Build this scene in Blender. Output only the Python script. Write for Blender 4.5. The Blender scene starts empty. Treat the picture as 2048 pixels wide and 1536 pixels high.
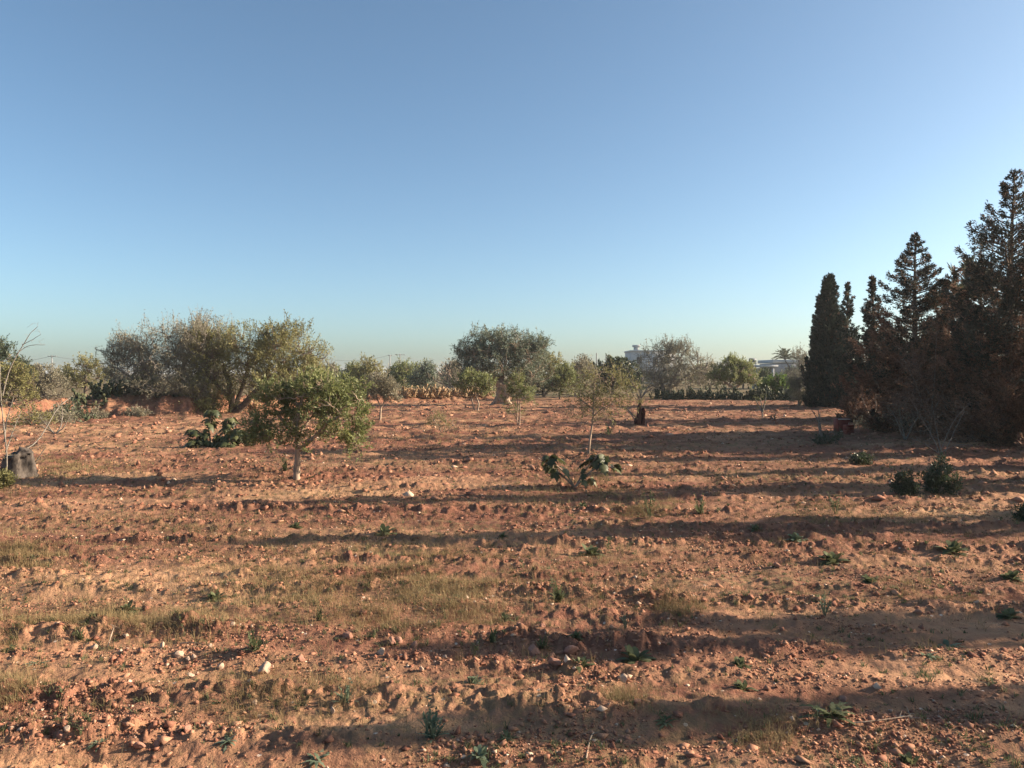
import bpy, math
import numpy as np
from mathutils import Vector

# ------------------------------------------------------------------ camera, world, sun, exposure
F = 1547.0            # focal length in photograph pixels (2048 wide)
H = 2.2               # eye height
YH = 746.0            # horizon row
SC = bpy.context.scene
cam_d = bpy.data.cameras.new('camera')
cam = bpy.data.objects.new('camera', cam_d)
SC.collection.objects.link(cam)
cam_d.sensor_width = 36.0
cam_d.lens = 36.0 * F / 2048.0
cam_d.clip_start = 0.1
cam_d.clip_end = 8000
PITCH = math.atan((768 - YH) / F)
cam.location = (0, 0, H)
cam.rotation_euler = (math.radians(90) - PITCH, 0, 0)
SC.camera = cam

SUN_EL = math.radians(20)
SUN_SWING = math.radians(7)          # how far ahead of "straight right" the sun stands
w = bpy.data.worlds.new('World')
SC.world = w
w.use_nodes = True
nt = w.node_tree
bg = nt.nodes['Background']
sky = nt.nodes.new('ShaderNodeTexSky')
sky.sky_type = 'NISHITA'
sky.sun_disc = False
sky.sun_elevation = SUN_EL
sky.sun_rotation = math.radians(90) - SUN_SWING
sky.air_density = 0.7
sky.dust_density = 1.6
sky.ozone_density = 2.2
tint = nt.nodes.new('ShaderNodeMix'); tint.data_type = 'RGBA'; tint.blend_type = 'MULTIPLY'; tint.inputs['Factor'].default_value = 1.0
tint.inputs['B'].default_value = (0.95, 1.02, 0.94, 1)
nt.links.new(sky.outputs[0], tint.inputs['A']); nt.links.new(tint.outputs['Result'], bg.inputs[0])
bg.inputs[1].default_value = 0.078
sd = bpy.data.lights.new('sun', 'SUN')
sd.energy = 4.8
sd.angle = math.radians(0.5)
sd.color = (1.0, 0.83, 0.64)
so = bpy.data.objects.new('sun', sd)
SC.collection.objects.link(so)
so.rotation_euler = Vector((math.cos(SUN_EL) * math.cos(SUN_SWING), math.cos(SUN_EL) * math.sin(SUN_SWING), math.sin(SUN_EL))).to_track_quat('Z', 'Y').to_euler()
SC.view_settings.view_transform = 'Standard'
SC.view_settings.look = 'None'
SC.view_settings.exposure = 1.5
SC.view_settings.gamma = 1.0

# ------------------------------------------------------------------ maths helpers
def hash2(ix, iy, k):
    h = (ix.astype(np.int64) * 374761393 + iy.astype(np.int64) * 668265263 + k * 974634777) & 0x7fffffff
    h = ((h ^ (h >> 13)) * 1274126177) & 0x7fffffff
    h = (h ^ (h >> 16)) & 0xffffff
    return h / float(0xffffff)

def perlin(x, y, k=0):
    ix = np.floor(x); iy = np.floor(y)
    fx = x - ix; fy = y - iy
    ux = fx * fx * fx * (fx * (fx * 6 - 15) + 10); uy = fy * fy * fy * (fy * (fy * 6 - 15) + 10)
    def g(ox, oy):
        a = hash2(ix + ox, iy + oy, k) * 6.2831853
        return np.cos(a) * (fx - ox) + np.sin(a) * (fy - oy)
    return 1.4 * ((g(0, 0) * (1 - ux) + g(1, 0) * ux) * (1 - uy) + (g(0, 1) * (1 - ux) + g(1, 1) * ux) * uy)

def fbm(x, y, k=0, octv=3):
    s = 0; a = 1.0; t = 0
    for i in range(octv):
        s = s + a * perlin(x, y, k + i); t += a
        x = x * 2.03 + 7.1; y = y * 2.03 - 3.3; a *= 0.5
    return s / t

def clods(x, y, size, k, dens=0.6):
    gx = x / size; gy = y / size
    ix = np.floor(gx); iy = np.floor(gy)
    out = np.zeros_like(gx)
    for ox in (-1, 0, 1):
        for oy in (-1, 0, 1):
            cx = ix + ox; cy = iy + oy
            px = cx + hash2(cx, cy, k); py = cy + hash2(cx, cy, k + 1)
            r = 0.28 + 0.42 * hash2(cx, cy, k + 2) ** 2
            on = hash2(cx, cy, k + 3) < dens
            d2 = ((gx - px) ** 2 + (gy - py) ** 2) / (r * r)
            v = np.where(on, np.sqrt(np.clip(1 - d2, 0, 1)) * r, 0)
            out = np.maximum(out, v)
    return out * size

def sstep(a, b, x):
    t = np.clip((x - a) / (b - a), 0, 1)
    return t * t * (3 - 2 * t)

def ray_ground(px, py):
    """where the sight line through photograph pixel (px,py) meets level ground"""
    cx = (px - 1024) / F; cy = -(py - 768) / F
    s, c = math.sin(PITCH), math.cos(PITCH)
    dy = c + cy * s; dz = -s + cy * c
    t = H / max(-dz, 1e-5)
    return cx * t, dy * t

# base line of the earth bank at the back left: photograph points -> metres
BANK = [ray_ground(-500, 868), ray_ground(-60, 850), ray_ground(130, 837), ray_ground(370, 833), ray_ground(480, 824), ray_ground(640, 815),
        ray_ground(800, 806), ray_ground(980, 801), ray_ground(1060, 797)]
BANKH = [0.9, 0.7, 0.95, 1.0, 0.8, 0.55, 0.45, 0.33, 0.0]
_bx = np.array([p[0] for p in BANK]); _by = np.array([p[1] for p in BANK]); _bh = np.array(BANKH)

# loose pale sand lies here: centre x, y, half-widths, strength
SAND = [(-3.2, 8.0, 1.6, 1.5, 1.1), (-9.5, 15.8, 3.2, 1.0, .9), (-3.5, 14.2, 1.6, .7, 1.0), (-1.2, 4.75, 1.6, .16, .9), (1.6, 5.1, 2.4, .12, .9), (3.2, 5.55, 2.2, .14, .8), (-16, 30, 7, 3, .9), (-4, 52, 5, 3.5, .9), (6.5, 9.3, 2.0, .8, .7), (-2.7, 4.3, .8, .25, .7), (7.5, 12.2, 3.5, .35, .7), (8, 16.5, 5, .5, .5), (12, 24, 6, .8, .5), (-12, 22, 5, 1.2, .5)]

def ground_base(x, y):
    x = np.asarray(x, float); y = np.asarray(y, float)
    z = 0.10 * fbm(x / 9, y / 9, 50, 2) * sstep(6, 25, np.hypot(x, y)) + 0.025 * fbm(x / 2.2, y / 2.2, 60, 2)
    yb = np.interp(x, _bx, _by) + 0.8 * fbm(x / 1.7, y / 1.2, 71, 3)
    hb = np.interp(x, _bx, _bh) * (1 + 0.35 * fbm(x / 2.0, y / 2.0, 73, 3))
    s = y - yb
    prof = sstep(-0.3, 2.1, s + .5 * fbm(x / .6, y / .6, 77, 3)) * (1 - sstep(3.2, 6.0, s))
    z = z + hb * prof
    return z

def furrow(x, y):
    yy = y + 0.05 * x + 0.35 * perlin(x / 7, y / 5, 81) + 0.12 * perlin(x / 1.6, y / 2, 82) + 0.004 * x * x * 0.3
    ph = yy / 0.62 * 2 * math.pi
    sh = np.sin(ph)
    amp = 0.5 + 0.5 * perlin(x / 4, y / 1.2, 83)
    return (sh * 0.5 + 0.25 * np.sin(ph * 0.5 + 1.3)), np.clip(amp, 0.15, 1)

def ground_full(x, y):
    d = np.hypot(x, y)
    z = ground_base(x, y)
    field = 1 - sstep(60, 75, y)
    f, a = furrow(x, y)
    ridge = sstep(-0.2, 0.6, f + 0.35 * fbm(x / 0.8, y / 0.35, 90, 2))
    z = z + 0.075 * f * a * field
    yb = np.interp(x, _bx, _by); hb = np.interp(x, _bx, _bh)
    onbank = sstep(-0.3, .2, y - yb) * (1 - sstep(3, 6, y - yb)) * np.clip(hb * 2, 0, 1)
    patch = sstep(-0.25, 0.35, fbm(x / 2.6, y / 1.3, 95, 3) + 0.12)
    cl = np.clip(0.25 + 0.75 * ridge, 0, 1) * (0.15 + 0.85 * patch)
    near = 1 - sstep(14, 30, d)
    mid = 1 - sstep(30, 60, d)
    jx = x + 0.05 * perlin(x / .11, y / .11, 170) + .02 * perlin(x / .04, y / .04, 172); jy = y + 0.05 * perlin(x / .11, y / .11, 171) + .02 * perlin(x / .04, y / .04, 173)
    c1 = clods(jx, jy, 0.27, 100, 0.34)
    cl = cl * (1 - .6 * sstep(.3, 2.5, x) * (1 - sstep(6.5, 9.5, y)))
    c2 = clods(jx, jy, 0.12, 110, 0.62)
    c3 = clods(jx, jy, 0.055, 120, 0.7)
    far = 1 - sstep(55, 75, d)
    z = z + cl * ((0.34 - .12 * sstep(9, 20, d)) * c1 * far + 0.72 * c2 * (1 - sstep(18, 40, d)) + 0.8 * c3 * (1 - sstep(7, 14, d)))
    z = z + (0.3 + .7 * cl) * (0.035 * np.abs(perlin(x / .16, y / .16, 180)) * near + 0.016 * perlin(x / .06, y / .06, 181) * (1 - sstep(6, 14, d)))
    z = z + 0.012 * fbm(x / 0.25, y / 0.25, 130, 3) * near + 0.05 * fbm(x / 0.7, y / 0.45, 140, 3)
    z = z + (0.4 + .6 * patch) * 0.09 * perlin(x / .55, y / .8, 185) * sstep(12, 26, d) * far
    z = z + onbank * (0.22 * fbm(x / 0.7, y / 0.7, 150, 4) + .45 * clods(jx, jy, .26, 152, .6))
    z = z + (0.10 * fbm(x / 1.5, y / 0.9, 160, 2)) * sstep(14, 35, y) * field
    lb = onbank * (1 - sstep(-9, -5, x)) * sstep(-24, -21, x)
    sd_ = 0
    for (sx0, sy0, rx, ry, k) in SAND: sd_ = sd_ + k * np.exp(-(((x - sx0) / rx) ** 2 + ((y - sy0) / ry) ** 2))
    return z, np.clip(lb * .35 + 0.34 - sd_ + 0.25 * cl + 0.75 * cl * np.clip((c1 * 3 + c2 * 7 + c3 * 9), 0, 1), -1, 1)

def gz(x, y):
    return float(ground_full(np.array([float(x)]), np.array([float(y)]))[0][0])

# ------------------------------------------------------------------ mesh building
class MB:
    def __init__(self, n=4):
        self.n = n; self.v = []; self.f = []; self.a = []; self.c = 0
    def add(self, v, f, a=None):
        v = np.asarray(v, np.float32).reshape(-1, 3); f = np.asarray(f, np.int64).reshape(-1, self.n)
        self.v.append(v); self.f.append(f + self.c); self.c += len(v)
        if a is None: a = 0.5
        self.a.append(np.broadcast_to(np.asarray(a, np.float32), (len(f),)).copy())
    def build(self, name, mat, parent=None, loc=None, smooth=False):
        v = np.concatenate(self.v) if self.v else np.zeros((0, 3), np.float32)
        f = np.concatenate(self.f) if self.f else np.zeros((0, self.n), np.int64)
        a = np.concatenate(self.a) if self.a else np.zeros(0, np.float32)
        me = bpy.data.meshes.new(name)
        me.vertices.add(len(v)); me.vertices.foreach_set('co', v.ravel().astype(np.float32))
        me.loops.add(f.size); me.loops.foreach_set('vertex_index', f.ravel().astype(np.int32))
        me.polygons.add(len(f)); me.polygons.foreach_set('loop_start', (np.arange(len(f)) * self.n).astype(np.int32))
        me.polygons.foreach_set('loop_total', np.full(len(f), self.n, np.int32))
        at = me.attributes.new('vary', 'FLOAT', 'FACE'); at.data.foreach_set('value', a)
        if smooth: me.polygons.foreach_set('use_smooth', np.ones(len(f), bool))
        me.update(calc_edges=True)
        me.materials.append(mat)
        o = bpy.data.objects.new(name, me); SC.collection.objects.link(o)
        if parent is not None: o.parent = parent
        if loc is not None: o.location = loc
        return o

def tag(o, label=None, cat=None, group=None, kind=None):
    if label: o['label'] = label
    if cat: o['category'] = cat
    if group: o['group'] = group
    if kind: o['kind'] = kind
    return o

def empty(name, loc, label, cat, group=None):
    o = bpy.data.objects.new(name, None); SC.collection.objects.link(o)
    o.empty_display_size = 0.3
    o.location = loc
    return tag(o, label, cat, group)

def tube(mb, pts, rad, sides=5, a=0.5, rough=0.0, rng=None):
    pts = np.asarray(pts, float); rad = np.asarray(rad, float); n = len(pts)
    t = np.gradient(pts, axis=0); t /= np.linalg.norm(t, axis=1)[:, None] + 1e-9
    ref = np.array([0.31, 0.95, 0.05]) if abs(t[0][2]) > 0.6 else np.array([0.05, 0.1, 1.0])
    u = np.cross(t, ref); u /= np.linalg.norm(u, axis=1)[:, None] + 1e-9
    b = np.cross(t, u)
    an = np.arange(sides) * 2 * math.pi / sides
    rr = rad[:, None] * np.ones(sides)[None, :]
    if rough and rng is not None: rr = rr * (1 + rough * rng.normal(size=rr.shape))
    ring = pts[:, None, :] + rr[..., None] * (np.cos(an)[None, :, None] * u[:, None, :] + np.sin(an)[None, :, None] * b[:, None, :])
    v = ring.reshape(-1, 3)
    i = np.arange(n - 1)[:, None] * sides; j = np.arange(sides)[None, :]; j2 = (j + 1) % sides
    f = np.stack([i + j, i + j2, i + sides + j2, i + sides + j], -1).reshape(-1, 4)
    mb.add(v, f, a)

def sweep_smooth(pts, n=8):
    """Catmull-Rom resample of a short polyline"""
    p = np.asarray(pts, float)
    if len(p) < 3:
        t = np.linspace(0, 1, n)[:, None]
        return p[0] * (1 - t) + p[-1] * t
    P = np.vstack([2 * p[0] - p[1], p, 2 * p[-1] - p[-2]])
    out = []
    m = len(p) - 1
    for k in np.linspace(0, m - 1e-6, n):
        i = int(k); t = k - i
        a, b, c, d = P[i], P[i + 1], P[i + 2], P[i + 3]
        out.append(0.5 * ((2 * b) + (-a + c) * t + (2 * a - 5 * b + 4 * c - d) * t * t + (-a + 3 * b - 3 * c + d) * t ** 3))
    return np.array(out)

def leaves(mb, pos, dirs, length, width, rng, a=None):
    """rhombic leaves, slightly folded, one quad each"""
    n = len(pos)
    dirs = dirs / (np.linalg.norm(dirs, axis=1)[:, None] + 1e-9)
    r = rng.normal(size=(n, 3))
    s = np.cross(dirs, r); s /= np.linalg.norm(s, axis=1)[:, None] + 1e-9
    L = (length * rng.uniform(0.65, 1.25, n))[:, None]; W = (width * rng.uniform(0.7, 1.25, n))[:, None] * 0.5
    nn = np.cross(dirs, s)
    v = np.stack([pos, pos + dirs * L * 0.45 + s * W + nn * W * 0.4, pos + dirs * L, pos + dirs * L * 0.45 - s * W + nn * W * 0.4], 1)
    f = np.arange(n * 4).reshape(n, 4)
    mb.add(v.reshape(-1, 3), f, rng.uniform(0, 1, n) if a is None else a)

# ------------------------------------------------------------------ materials
def new_mat(name):
    m = bpy.data.materials.new(name); m.use_nodes = True
    nt = m.node_tree; nt.nodes.clear()
    out = nt.nodes.new('ShaderNodeOutputMaterial')
    return m, nt, out

def leaf_mat(name, cols, transl=0.35, rough=0.6, spec=0.25, noise_scale=0.9):
    m, nt, out = new_mat(name)
    N = nt.nodes.new; L = nt.links.new
    at = N('ShaderNodeAttribute'); at.attribute_name = 'vary'
    tc = N('ShaderNodeTexCoord'); ns = N('ShaderNodeTexNoise'); ns.inputs['Scale'].default_value = noise_scale
    ns.inputs['Detail'].default_value = 2
    L(tc.outputs['Object'], ns.inputs['Vector'])
    mx = N('ShaderNodeMath'); mx.operation = 'MULTIPLY_ADD'; mx.inputs[1].default_value = 0.55
    sb = N('ShaderNodeMath'); sb.operation = 'MULTIPLY_ADD'; sb.inputs[1].default_value = 1.3; sb.inputs[2].default_value = -0.42
    L(ns.outputs['Fac'], sb.inputs[0]); L(at.outputs['Fac'], mx.inputs[0]); L(sb.outputs[0], mx.inputs[2])
    cr = N('ShaderNodeValToRGB'); el = cr.color_ramp.elements
    while len(el) < len(cols): el.new(0.5)
    for i, c in enumerate(cols):
        el[i].position = i / (len(cols) - 1); el[i].color = (*c, 1)
    L(mx.outputs[0], cr.inputs[0])
    p = N('ShaderNodeBsdfPrincipled'); p.inputs['Roughness'].default_value = rough
    p.inputs['Specular IOR Level'].default_value = spec
    L(cr.outputs[0], p.inputs['Base Color'])
    tr = N('ShaderNodeBsdfTranslucent'); L(cr.outputs[0], tr.inputs['Color'])
    ms = N('ShaderNodeMixShader'); ms.inputs[0].default_value = transl
    L(p.outputs[0], ms.inputs[1]); L(tr.outputs[0], ms.inputs[2]); L(ms.outputs[0], out.inputs['Surface'])
    return m

def solid_mat(name, c1, c2, scale=6.0, rough=0.85, bump=0.3, stretch=(1, 1, 1), spec=0.2, detail=6):
    m, nt, out = new_mat(name)
    N = nt.nodes.new; L = nt.links.new
    tc = N('ShaderNodeTexCoord'); mp = N('ShaderNodeMapping'); mp.inputs['Scale'].default_value = stretch
    ns = N('ShaderNodeTexNoise'); ns.inputs['Scale'].default_value = scale; ns.inputs['Detail'].default_value = detail
    L(tc.outputs['Object'], mp.inputs[0]); L(mp.outputs[0], ns.inputs['Vector'])
    cr = N('ShaderNodeValToRGB'); cr.color_ramp.elements[0].position = 0.35; cr.color_ramp.elements[1].position = 0.65
    cr.color_ramp.elements[0].color = (*c1, 1); cr.color_ramp.elements[1].color = (*c2, 1)
    L(ns.outputs['Fac'], cr.inputs[0])
    p = N('ShaderNodeBsdfPrincipled'); p.inputs['Roughness'].default_value = rough; p.inputs['Specular IOR Level'].default_value = spec
    L(cr.outputs[0], p.inputs['Base Color'])
    b = N('ShaderNodeBump'); b.inputs['Strength'].default_value = bump; b.inputs['Distance'].default_value = 0.02
    L(ns.outputs['Fac'], b.inputs['Height']); L(b.outputs[0], p.inputs['Normal'])
    L(p.outputs[0], out.inputs['Surface'])
    return m

def vary_mat(name, cols, rough=0.9, spec=0.15, nscale=30, bump=0.4):
    """solid stones and clods: one tone per face group with fine grain"""
    m, nt, out = new_mat(name)
    N = nt.nodes.new; L = nt.links.new
    at = N('ShaderNodeAttribute'); at.attribute_name = 'vary'
    tc = N('ShaderNodeTexCoord'); ns = N('ShaderNodeTexNoise'); ns.inputs['Scale'].default_value = nscale; ns.inputs['Detail'].default_value = 5
    L(tc.outputs['Object'], ns.inputs['Vector'])
    mx = N('ShaderNodeMath'); mx.operation = 'MULTIPLY_ADD'; mx.inputs[1].default_value = 0.35
    L(ns.outputs['Fac'], mx.inputs[0]); 
    s2 = N('ShaderNodeMath'); s2.operation = 'MULTIPLY_ADD'; s2.inputs[1].default_value = 0.9; s2.inputs[2].default_value = -0.1
    L(at.outputs['Fac'], s2.inputs[0]); L(s2.outputs[0], mx.inputs[2])
    cr = N('ShaderNodeValToRGB'); el = cr.color_ramp.elements
    while len(el) < len(cols): el.new(0.5)
    for i, c in enumerate(cols):
        el[i].position = i / (len(cols) - 1); el[i].color = (*c, 1)
    L(mx.outputs[0], cr.inputs[0])
    p = N('ShaderNodeBsdfPrincipled'); p.inputs['Roughness'].default_value = rough; p.inputs['Specular IOR Level'].default_value = spec
    L(cr.outputs[0], p.inputs['Base Color'])
    b = N('ShaderNodeBump'); b.inputs['Strength'].default_value = bump; b.inputs['Distance'].default_value = 0.01
    L(ns.outputs['Fac'], b.inputs['Height']); L(b.outputs[0], p.inputs['Normal'])
    L(p.outputs[0], out.inputs['Surface'])
    return m

def ground_mat():
    m, nt, out = new_mat('soil')
    N = nt.nodes.new; L = nt.links.new
    tc = N('ShaderNodeTexCoord')
    at = N('ShaderNodeAttribute'); at.attribute_name = 'clod'
    def noise(scale, detail=5, vec=None, rough=0.55):
        n = N('ShaderNodeTexNoise'); n.inputs['Scale'].default_value = scale; n.inputs['Detail'].default_value = detail
        n.inputs['Roughness'].default_value = rough
        L(vec or tc.outputs['Object'], n.inputs['Vector']); return n
    mp = N('ShaderNodeMapping'); mp.inputs['Scale'].default_value = (0.35, 1.0, 1.0)
    L(tc.outputs['Object'], mp.inputs[0])
    big = noise(0.55, 5, mp.outputs[0]); fine = noise(7.0, 8, None, 0.65); grit = noise(60, 4)
    def mix(a, b, fac, t='MIX'):
        x = N('ShaderNodeMix'); x.data_type = 'RGBA'; x.blend_type = t
        if isinstance(a, tuple): x.inputs['A'].default_value = (*a, 1)
        else: L(a, x.inputs['A'])
        if isinstance(b, tuple): x.inputs['B'].default_value = (*b, 1)
        else: L(b, x.inputs['B'])
        if isinstance(fac, float): x.inputs['Factor'].default_value = fac
        else: L(fac, x.inputs['Factor'])
        return x.outputs['Result']
    def rng(s, a, b, lo=0.0, hi=1.0):
        r = N('ShaderNodeMapRange'); r.inputs['From Min'].default_value = a; r.inputs['From Max'].default_value = b
        r.inputs['To Min'].default_value = lo; r.inputs['To Max'].default_value = hi
        L(s, r.inputs['Value']); return r.outputs[0]
    sand = mix((0.50, 0.295, 0.168), (0.39, 0.21, 0.12), rng(fine.outputs['Fac'], .35, .65))
    red = mix((0.165, 0.07, 0.046), (0.27, 0.128, 0.082), rng(fine.outputs['Fac'], .35, .65))
    s1 = N('ShaderNodeMath'); s1.operation = 'MULTIPLY_ADD'; s1.inputs[1].default_value = 0.75
    L(at.outputs['Fac'], s1.inputs[0]); L(rng(big.outputs['Fac'], .36, .60, 0.0, 0.9), s1.inputs[2])
    cl = N('ShaderNodeClamp'); L(s1.outputs[0], cl.inputs[0])
    col = mix(sand, red, cl.outputs[0])
    # small pale pebbles
    vo = N('ShaderNodeTexVoronoi'); vo.inputs['Scale'].default_value = 11; L(tc.outputs['Object'], vo.inputs['Vector'])
    k = N('ShaderNodeMath'); k.operation = 'LESS_THAN'; k.inputs[1].default_value = 0.16; L(vo.outputs['Distance'], k.inputs[0])
    sp = N('ShaderNodeSeparateColor'); L(vo.outputs['Color'], sp.inputs[0])
    k2 = N('ShaderNodeMath'); k2.operation = 'GREATER_THAN'; k2.inputs[1].default_value = 0.9; L(sp.outputs[0], k2.inputs[0])
    k3 = N('ShaderNodeMath'); k3.operation = 'MULTIPLY'; L(k.outputs[0], k3.inputs[0]); L(k2.outputs[0], k3.inputs[1])
    col = mix(col, (0.6, 0.46, 0.36), k3.outputs[0])
    col = mix(col, (0.9, 0.86, 0.82), rng(grit.outputs['Fac'], .3, .7, 0.0, 0.14), 'MULTIPLY')
    # thin film of dry grass and green seedlings seen from afar
    gn = noise(0.35, 6, mp.outputs[0], 0.6); gn2 = noise(9, 5)
    g = N('ShaderNodeMath'); g.operation = 'MULTIPLY'
    L(rng(gn.outputs['Fac'], .42, .62), g.inputs[0]); L(rng(gn2.outputs['Fac'], .44, .6, 0, .8), g.inputs[1])
    col = mix(col, (0.185, 0.135, 0.07), g.outputs[0])
    sx = N('ShaderNodeSeparateXYZ'); L(tc.outputs['Object'], sx.inputs[0])
    fm_ = N('ShaderNodeMath'); fm_.operation = 'MULTIPLY'
    L(rng(sx.outputs['Y'], 62, 74), fm_.inputs[0]); L(rng(gn2.outputs['Fac'], .3, .6, .6, 1.0), fm_.inputs[1])
    col = mix(col, (0.145, 0.12, 0.065), fm_.outputs[0])
    p = N('ShaderNodeBsdfPrincipled'); p.inputs['Roughness'].default_value = 0.95; p.inputs['Specular IOR Level'].default_value = 0.08
    L(col, p.inputs['Base Color'])
    ad = N('ShaderNodeMath'); ad.operation = 'MULTIPLY_ADD'; ad.inputs[1].default_value = 0.25
    L(grit.outputs['Fac'], ad.inputs[0]); L(fine.outputs['Fac'], ad.inputs[2])
    b = N('ShaderNodeBump'); b.inputs['Strength'].default_value = 0.8; b.inputs['Distance'].default_value = 0.05
    L(ad.outputs[0], b.inputs['Height']); L(b.outputs[0], p.inputs['Normal'])
    L(p.outputs[0], out.inputs['Surface'])
    return m

M = dict(
    soil=ground_mat(),
    olive=leaf_mat('olive_leaf', [(0.08, 0.095, 0.036), (0.185, 0.205, 0.075), (0.33, 0.34, 0.15)], 0.42, 0.5, 0.35),
    olive_grey=leaf_mat('olive_leaf_grey', [(0.12, 0.11, 0.072), (0.225, 0.205, 0.14), (0.35, 0.315, 0.225)], 0.25),
    olive_yellow=leaf_mat('olive_leaf_yellow', [(0.11, 0.11, 0.045), (0.22, 0.205, 0.08), (0.34, 0.31, 0.14)], 0.35),
    olive_blue=leaf_mat('olive_leaf_silver', [(0.065, 0.08, 0.055), (0.14, 0.165, 0.11), (0.25, 0.28, 0.20)], 0.25),
    bright=leaf_mat('bright_leaf', [(0.05, 0.085, 0.02), (0.11, 0.17, 0.04), (0.18, 0.24, 0.07)], 0.4),
    dark=leaf_mat('dark_leaf', [(0.026, 0.039, 0.023), (0.058, 0.078, 0.039), (0.104, 0.130, 0.065)], 0.25, 0.45, 0.4),
    fig=leaf_mat('fig_leaf', [(0.03, 0.04, 0.018), (0.065, 0.075, 0.028), (0.17, 0.17, 0.08)], 0.25, 0.5, 0.35, 3),
    cypress=leaf_mat('cypress_leaf', [(0.02, 0.026, 0.022), (0.045, 0.05, 0.038), (0.095, 0.095, 0.07)], 0.12, 0.7, 0.15),
    cypress_green=leaf_mat('cypress_green_leaf', [(0.012, 0.02, 0.017), (0.028, 0.042, 0.032), (0.07, 0.085, 0.058)], 0.12, 0.7, 0.15),
    dead=leaf_mat('dead_conifer_leaf', [(0.07, 0.036, 0.026), (0.19, 0.105, 0.07), (0.38, 0.24, 0.165)], 0.2, 0.8, 0.1),
    palm=leaf_mat('palm_leaf', [(0.05, 0.06, 0.035), (0.09, 0.10, 0.055), (0.14, 0.15, 0.09)], 0.2),
    bark=solid_mat('bark', (0.075, 0.052, 0.038), (0.17, 0.125, 0.095), 14, 0.9, 0.6, (1, 1, .3)),
    bark_pale=solid_mat('pale_bark', (0.20, 0.145, 0.105), (0.40, 0.30, 0.22), 16, 0.9, 0.5, (1, 1, .3)),
    bark_dark=solid_mat('burnt_bark', (0.03, 0.014, 0.012), (0.10, 0.04, 0.03), 14, 0.9, 0.6, (1, 1, .3)),
    twig=solid_mat('twig_bark', (0.13, 0.11, 0.09), (0.25, 0.215, 0.18), 20, 0.9, 0.2),
    stump=solid_mat('weathered_wood', (0.02, 0.016, 0.014), (0.12, 0.098, 0.082), 11, 0.9, 0.9, (1, 1, .35)),
    cactus=leaf_mat('cactus_pad', [(0.13, 0.10, 0.045), (0.26, 0.17, 0.09), (0.40, 0.26, 0.16)], 0.0, 0.6, 0.2, 1.0),
    cactus_dark=leaf_mat('cactus_pad_green', [(0.03, 0.042, 0.022), (0.06, 0.07, 0.035), (0.16, 0.15, 0.075)], 0.0, 0.6, 0.2, 1.0),
    straw=leaf_mat('dry_grass', [(0.13, 0.085, 0.045), (0.27, 0.195, 0.10), (0.42, 0.32, 0.17)], 0.25, 0.8, 0.1),
    litter=leaf_mat('withered_weed', [(0.07, 0.045, 0.028), (0.13, 0.095, 0.05), (0.23, 0.175, 0.09)], 0.2, 0.9, 0.05),
    weed=leaf_mat('green_weed', [(0.05, 0.06, 0.028), (0.11, 0.125, 0.06), (0.21, 0.215, 0.12)], 0.35, 0.7, 0.15),
    weed_grey=leaf_mat('grey_green_weed', [(0.07, 0.095, 0.06), (0.15, 0.19, 0.12), (0.27, 0.31, 0.21)], 0.3, 0.7, 0.15),
    clod=vary_mat('clod', [(0.17, 0.07, 0.045), (0.27, 0.122, 0.078), (0.38, 0.205, 0.128), (0.56, 0.41, 0.30)]),
    stone=vary_mat('pale_stone', [(0.30, 0.19, 0.13), (0.42, 0.30, 0.22), (0.52, 0.41, 0.32)]),
    stone_red=vary_mat('red_stone', [(0.24, 0.11, 0.075), (0.33, 0.17, 0.12), (0.42, 0.25, 0.18)]),
    white=solid_mat('white_wall', (0.40, 0.40, 0.39), (0.50, 0.49, 0.47), 1.5, 0.9, 0.05),
    grey_wall=solid_mat('grey_roof', (0.30, 0.30, 0.31), (0.38, 0.38, 0.39), 1.5, 0.9, 0.05),
    window=solid_mat('dark_opening', (0.03, 0.035, 0.04), (0.05, 0.055, 0.06), 2, 0.3, 0.0),
    tank=solid_mat('tank', (0.10, 0.11, 0.12), (0.16, 0.17, 0.18), 2, 0.5, 0.0),
    red=solid_mat('red_plastic', (0.15, 0.028, 0.02), (0.21, 0.045, 0.03), 9, 0.6, 0.1),
    rim=solid_mat('pale_rim', (0.5, 0.42, 0.36), (0.6, 0.5, 0.43), 9, 0.6, 0.1),
    pole=solid_mat('pole_concrete', (0.22, 0.22, 0.22), (0.3, 0.3, 0.3), 4, 0.8, 0.0),
    wire=solid_mat('wire_metal', (0.12, 0.12, 0.12), (0.16, 0.16, 0.16), 4, 0.8, 0.0),
)

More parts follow.
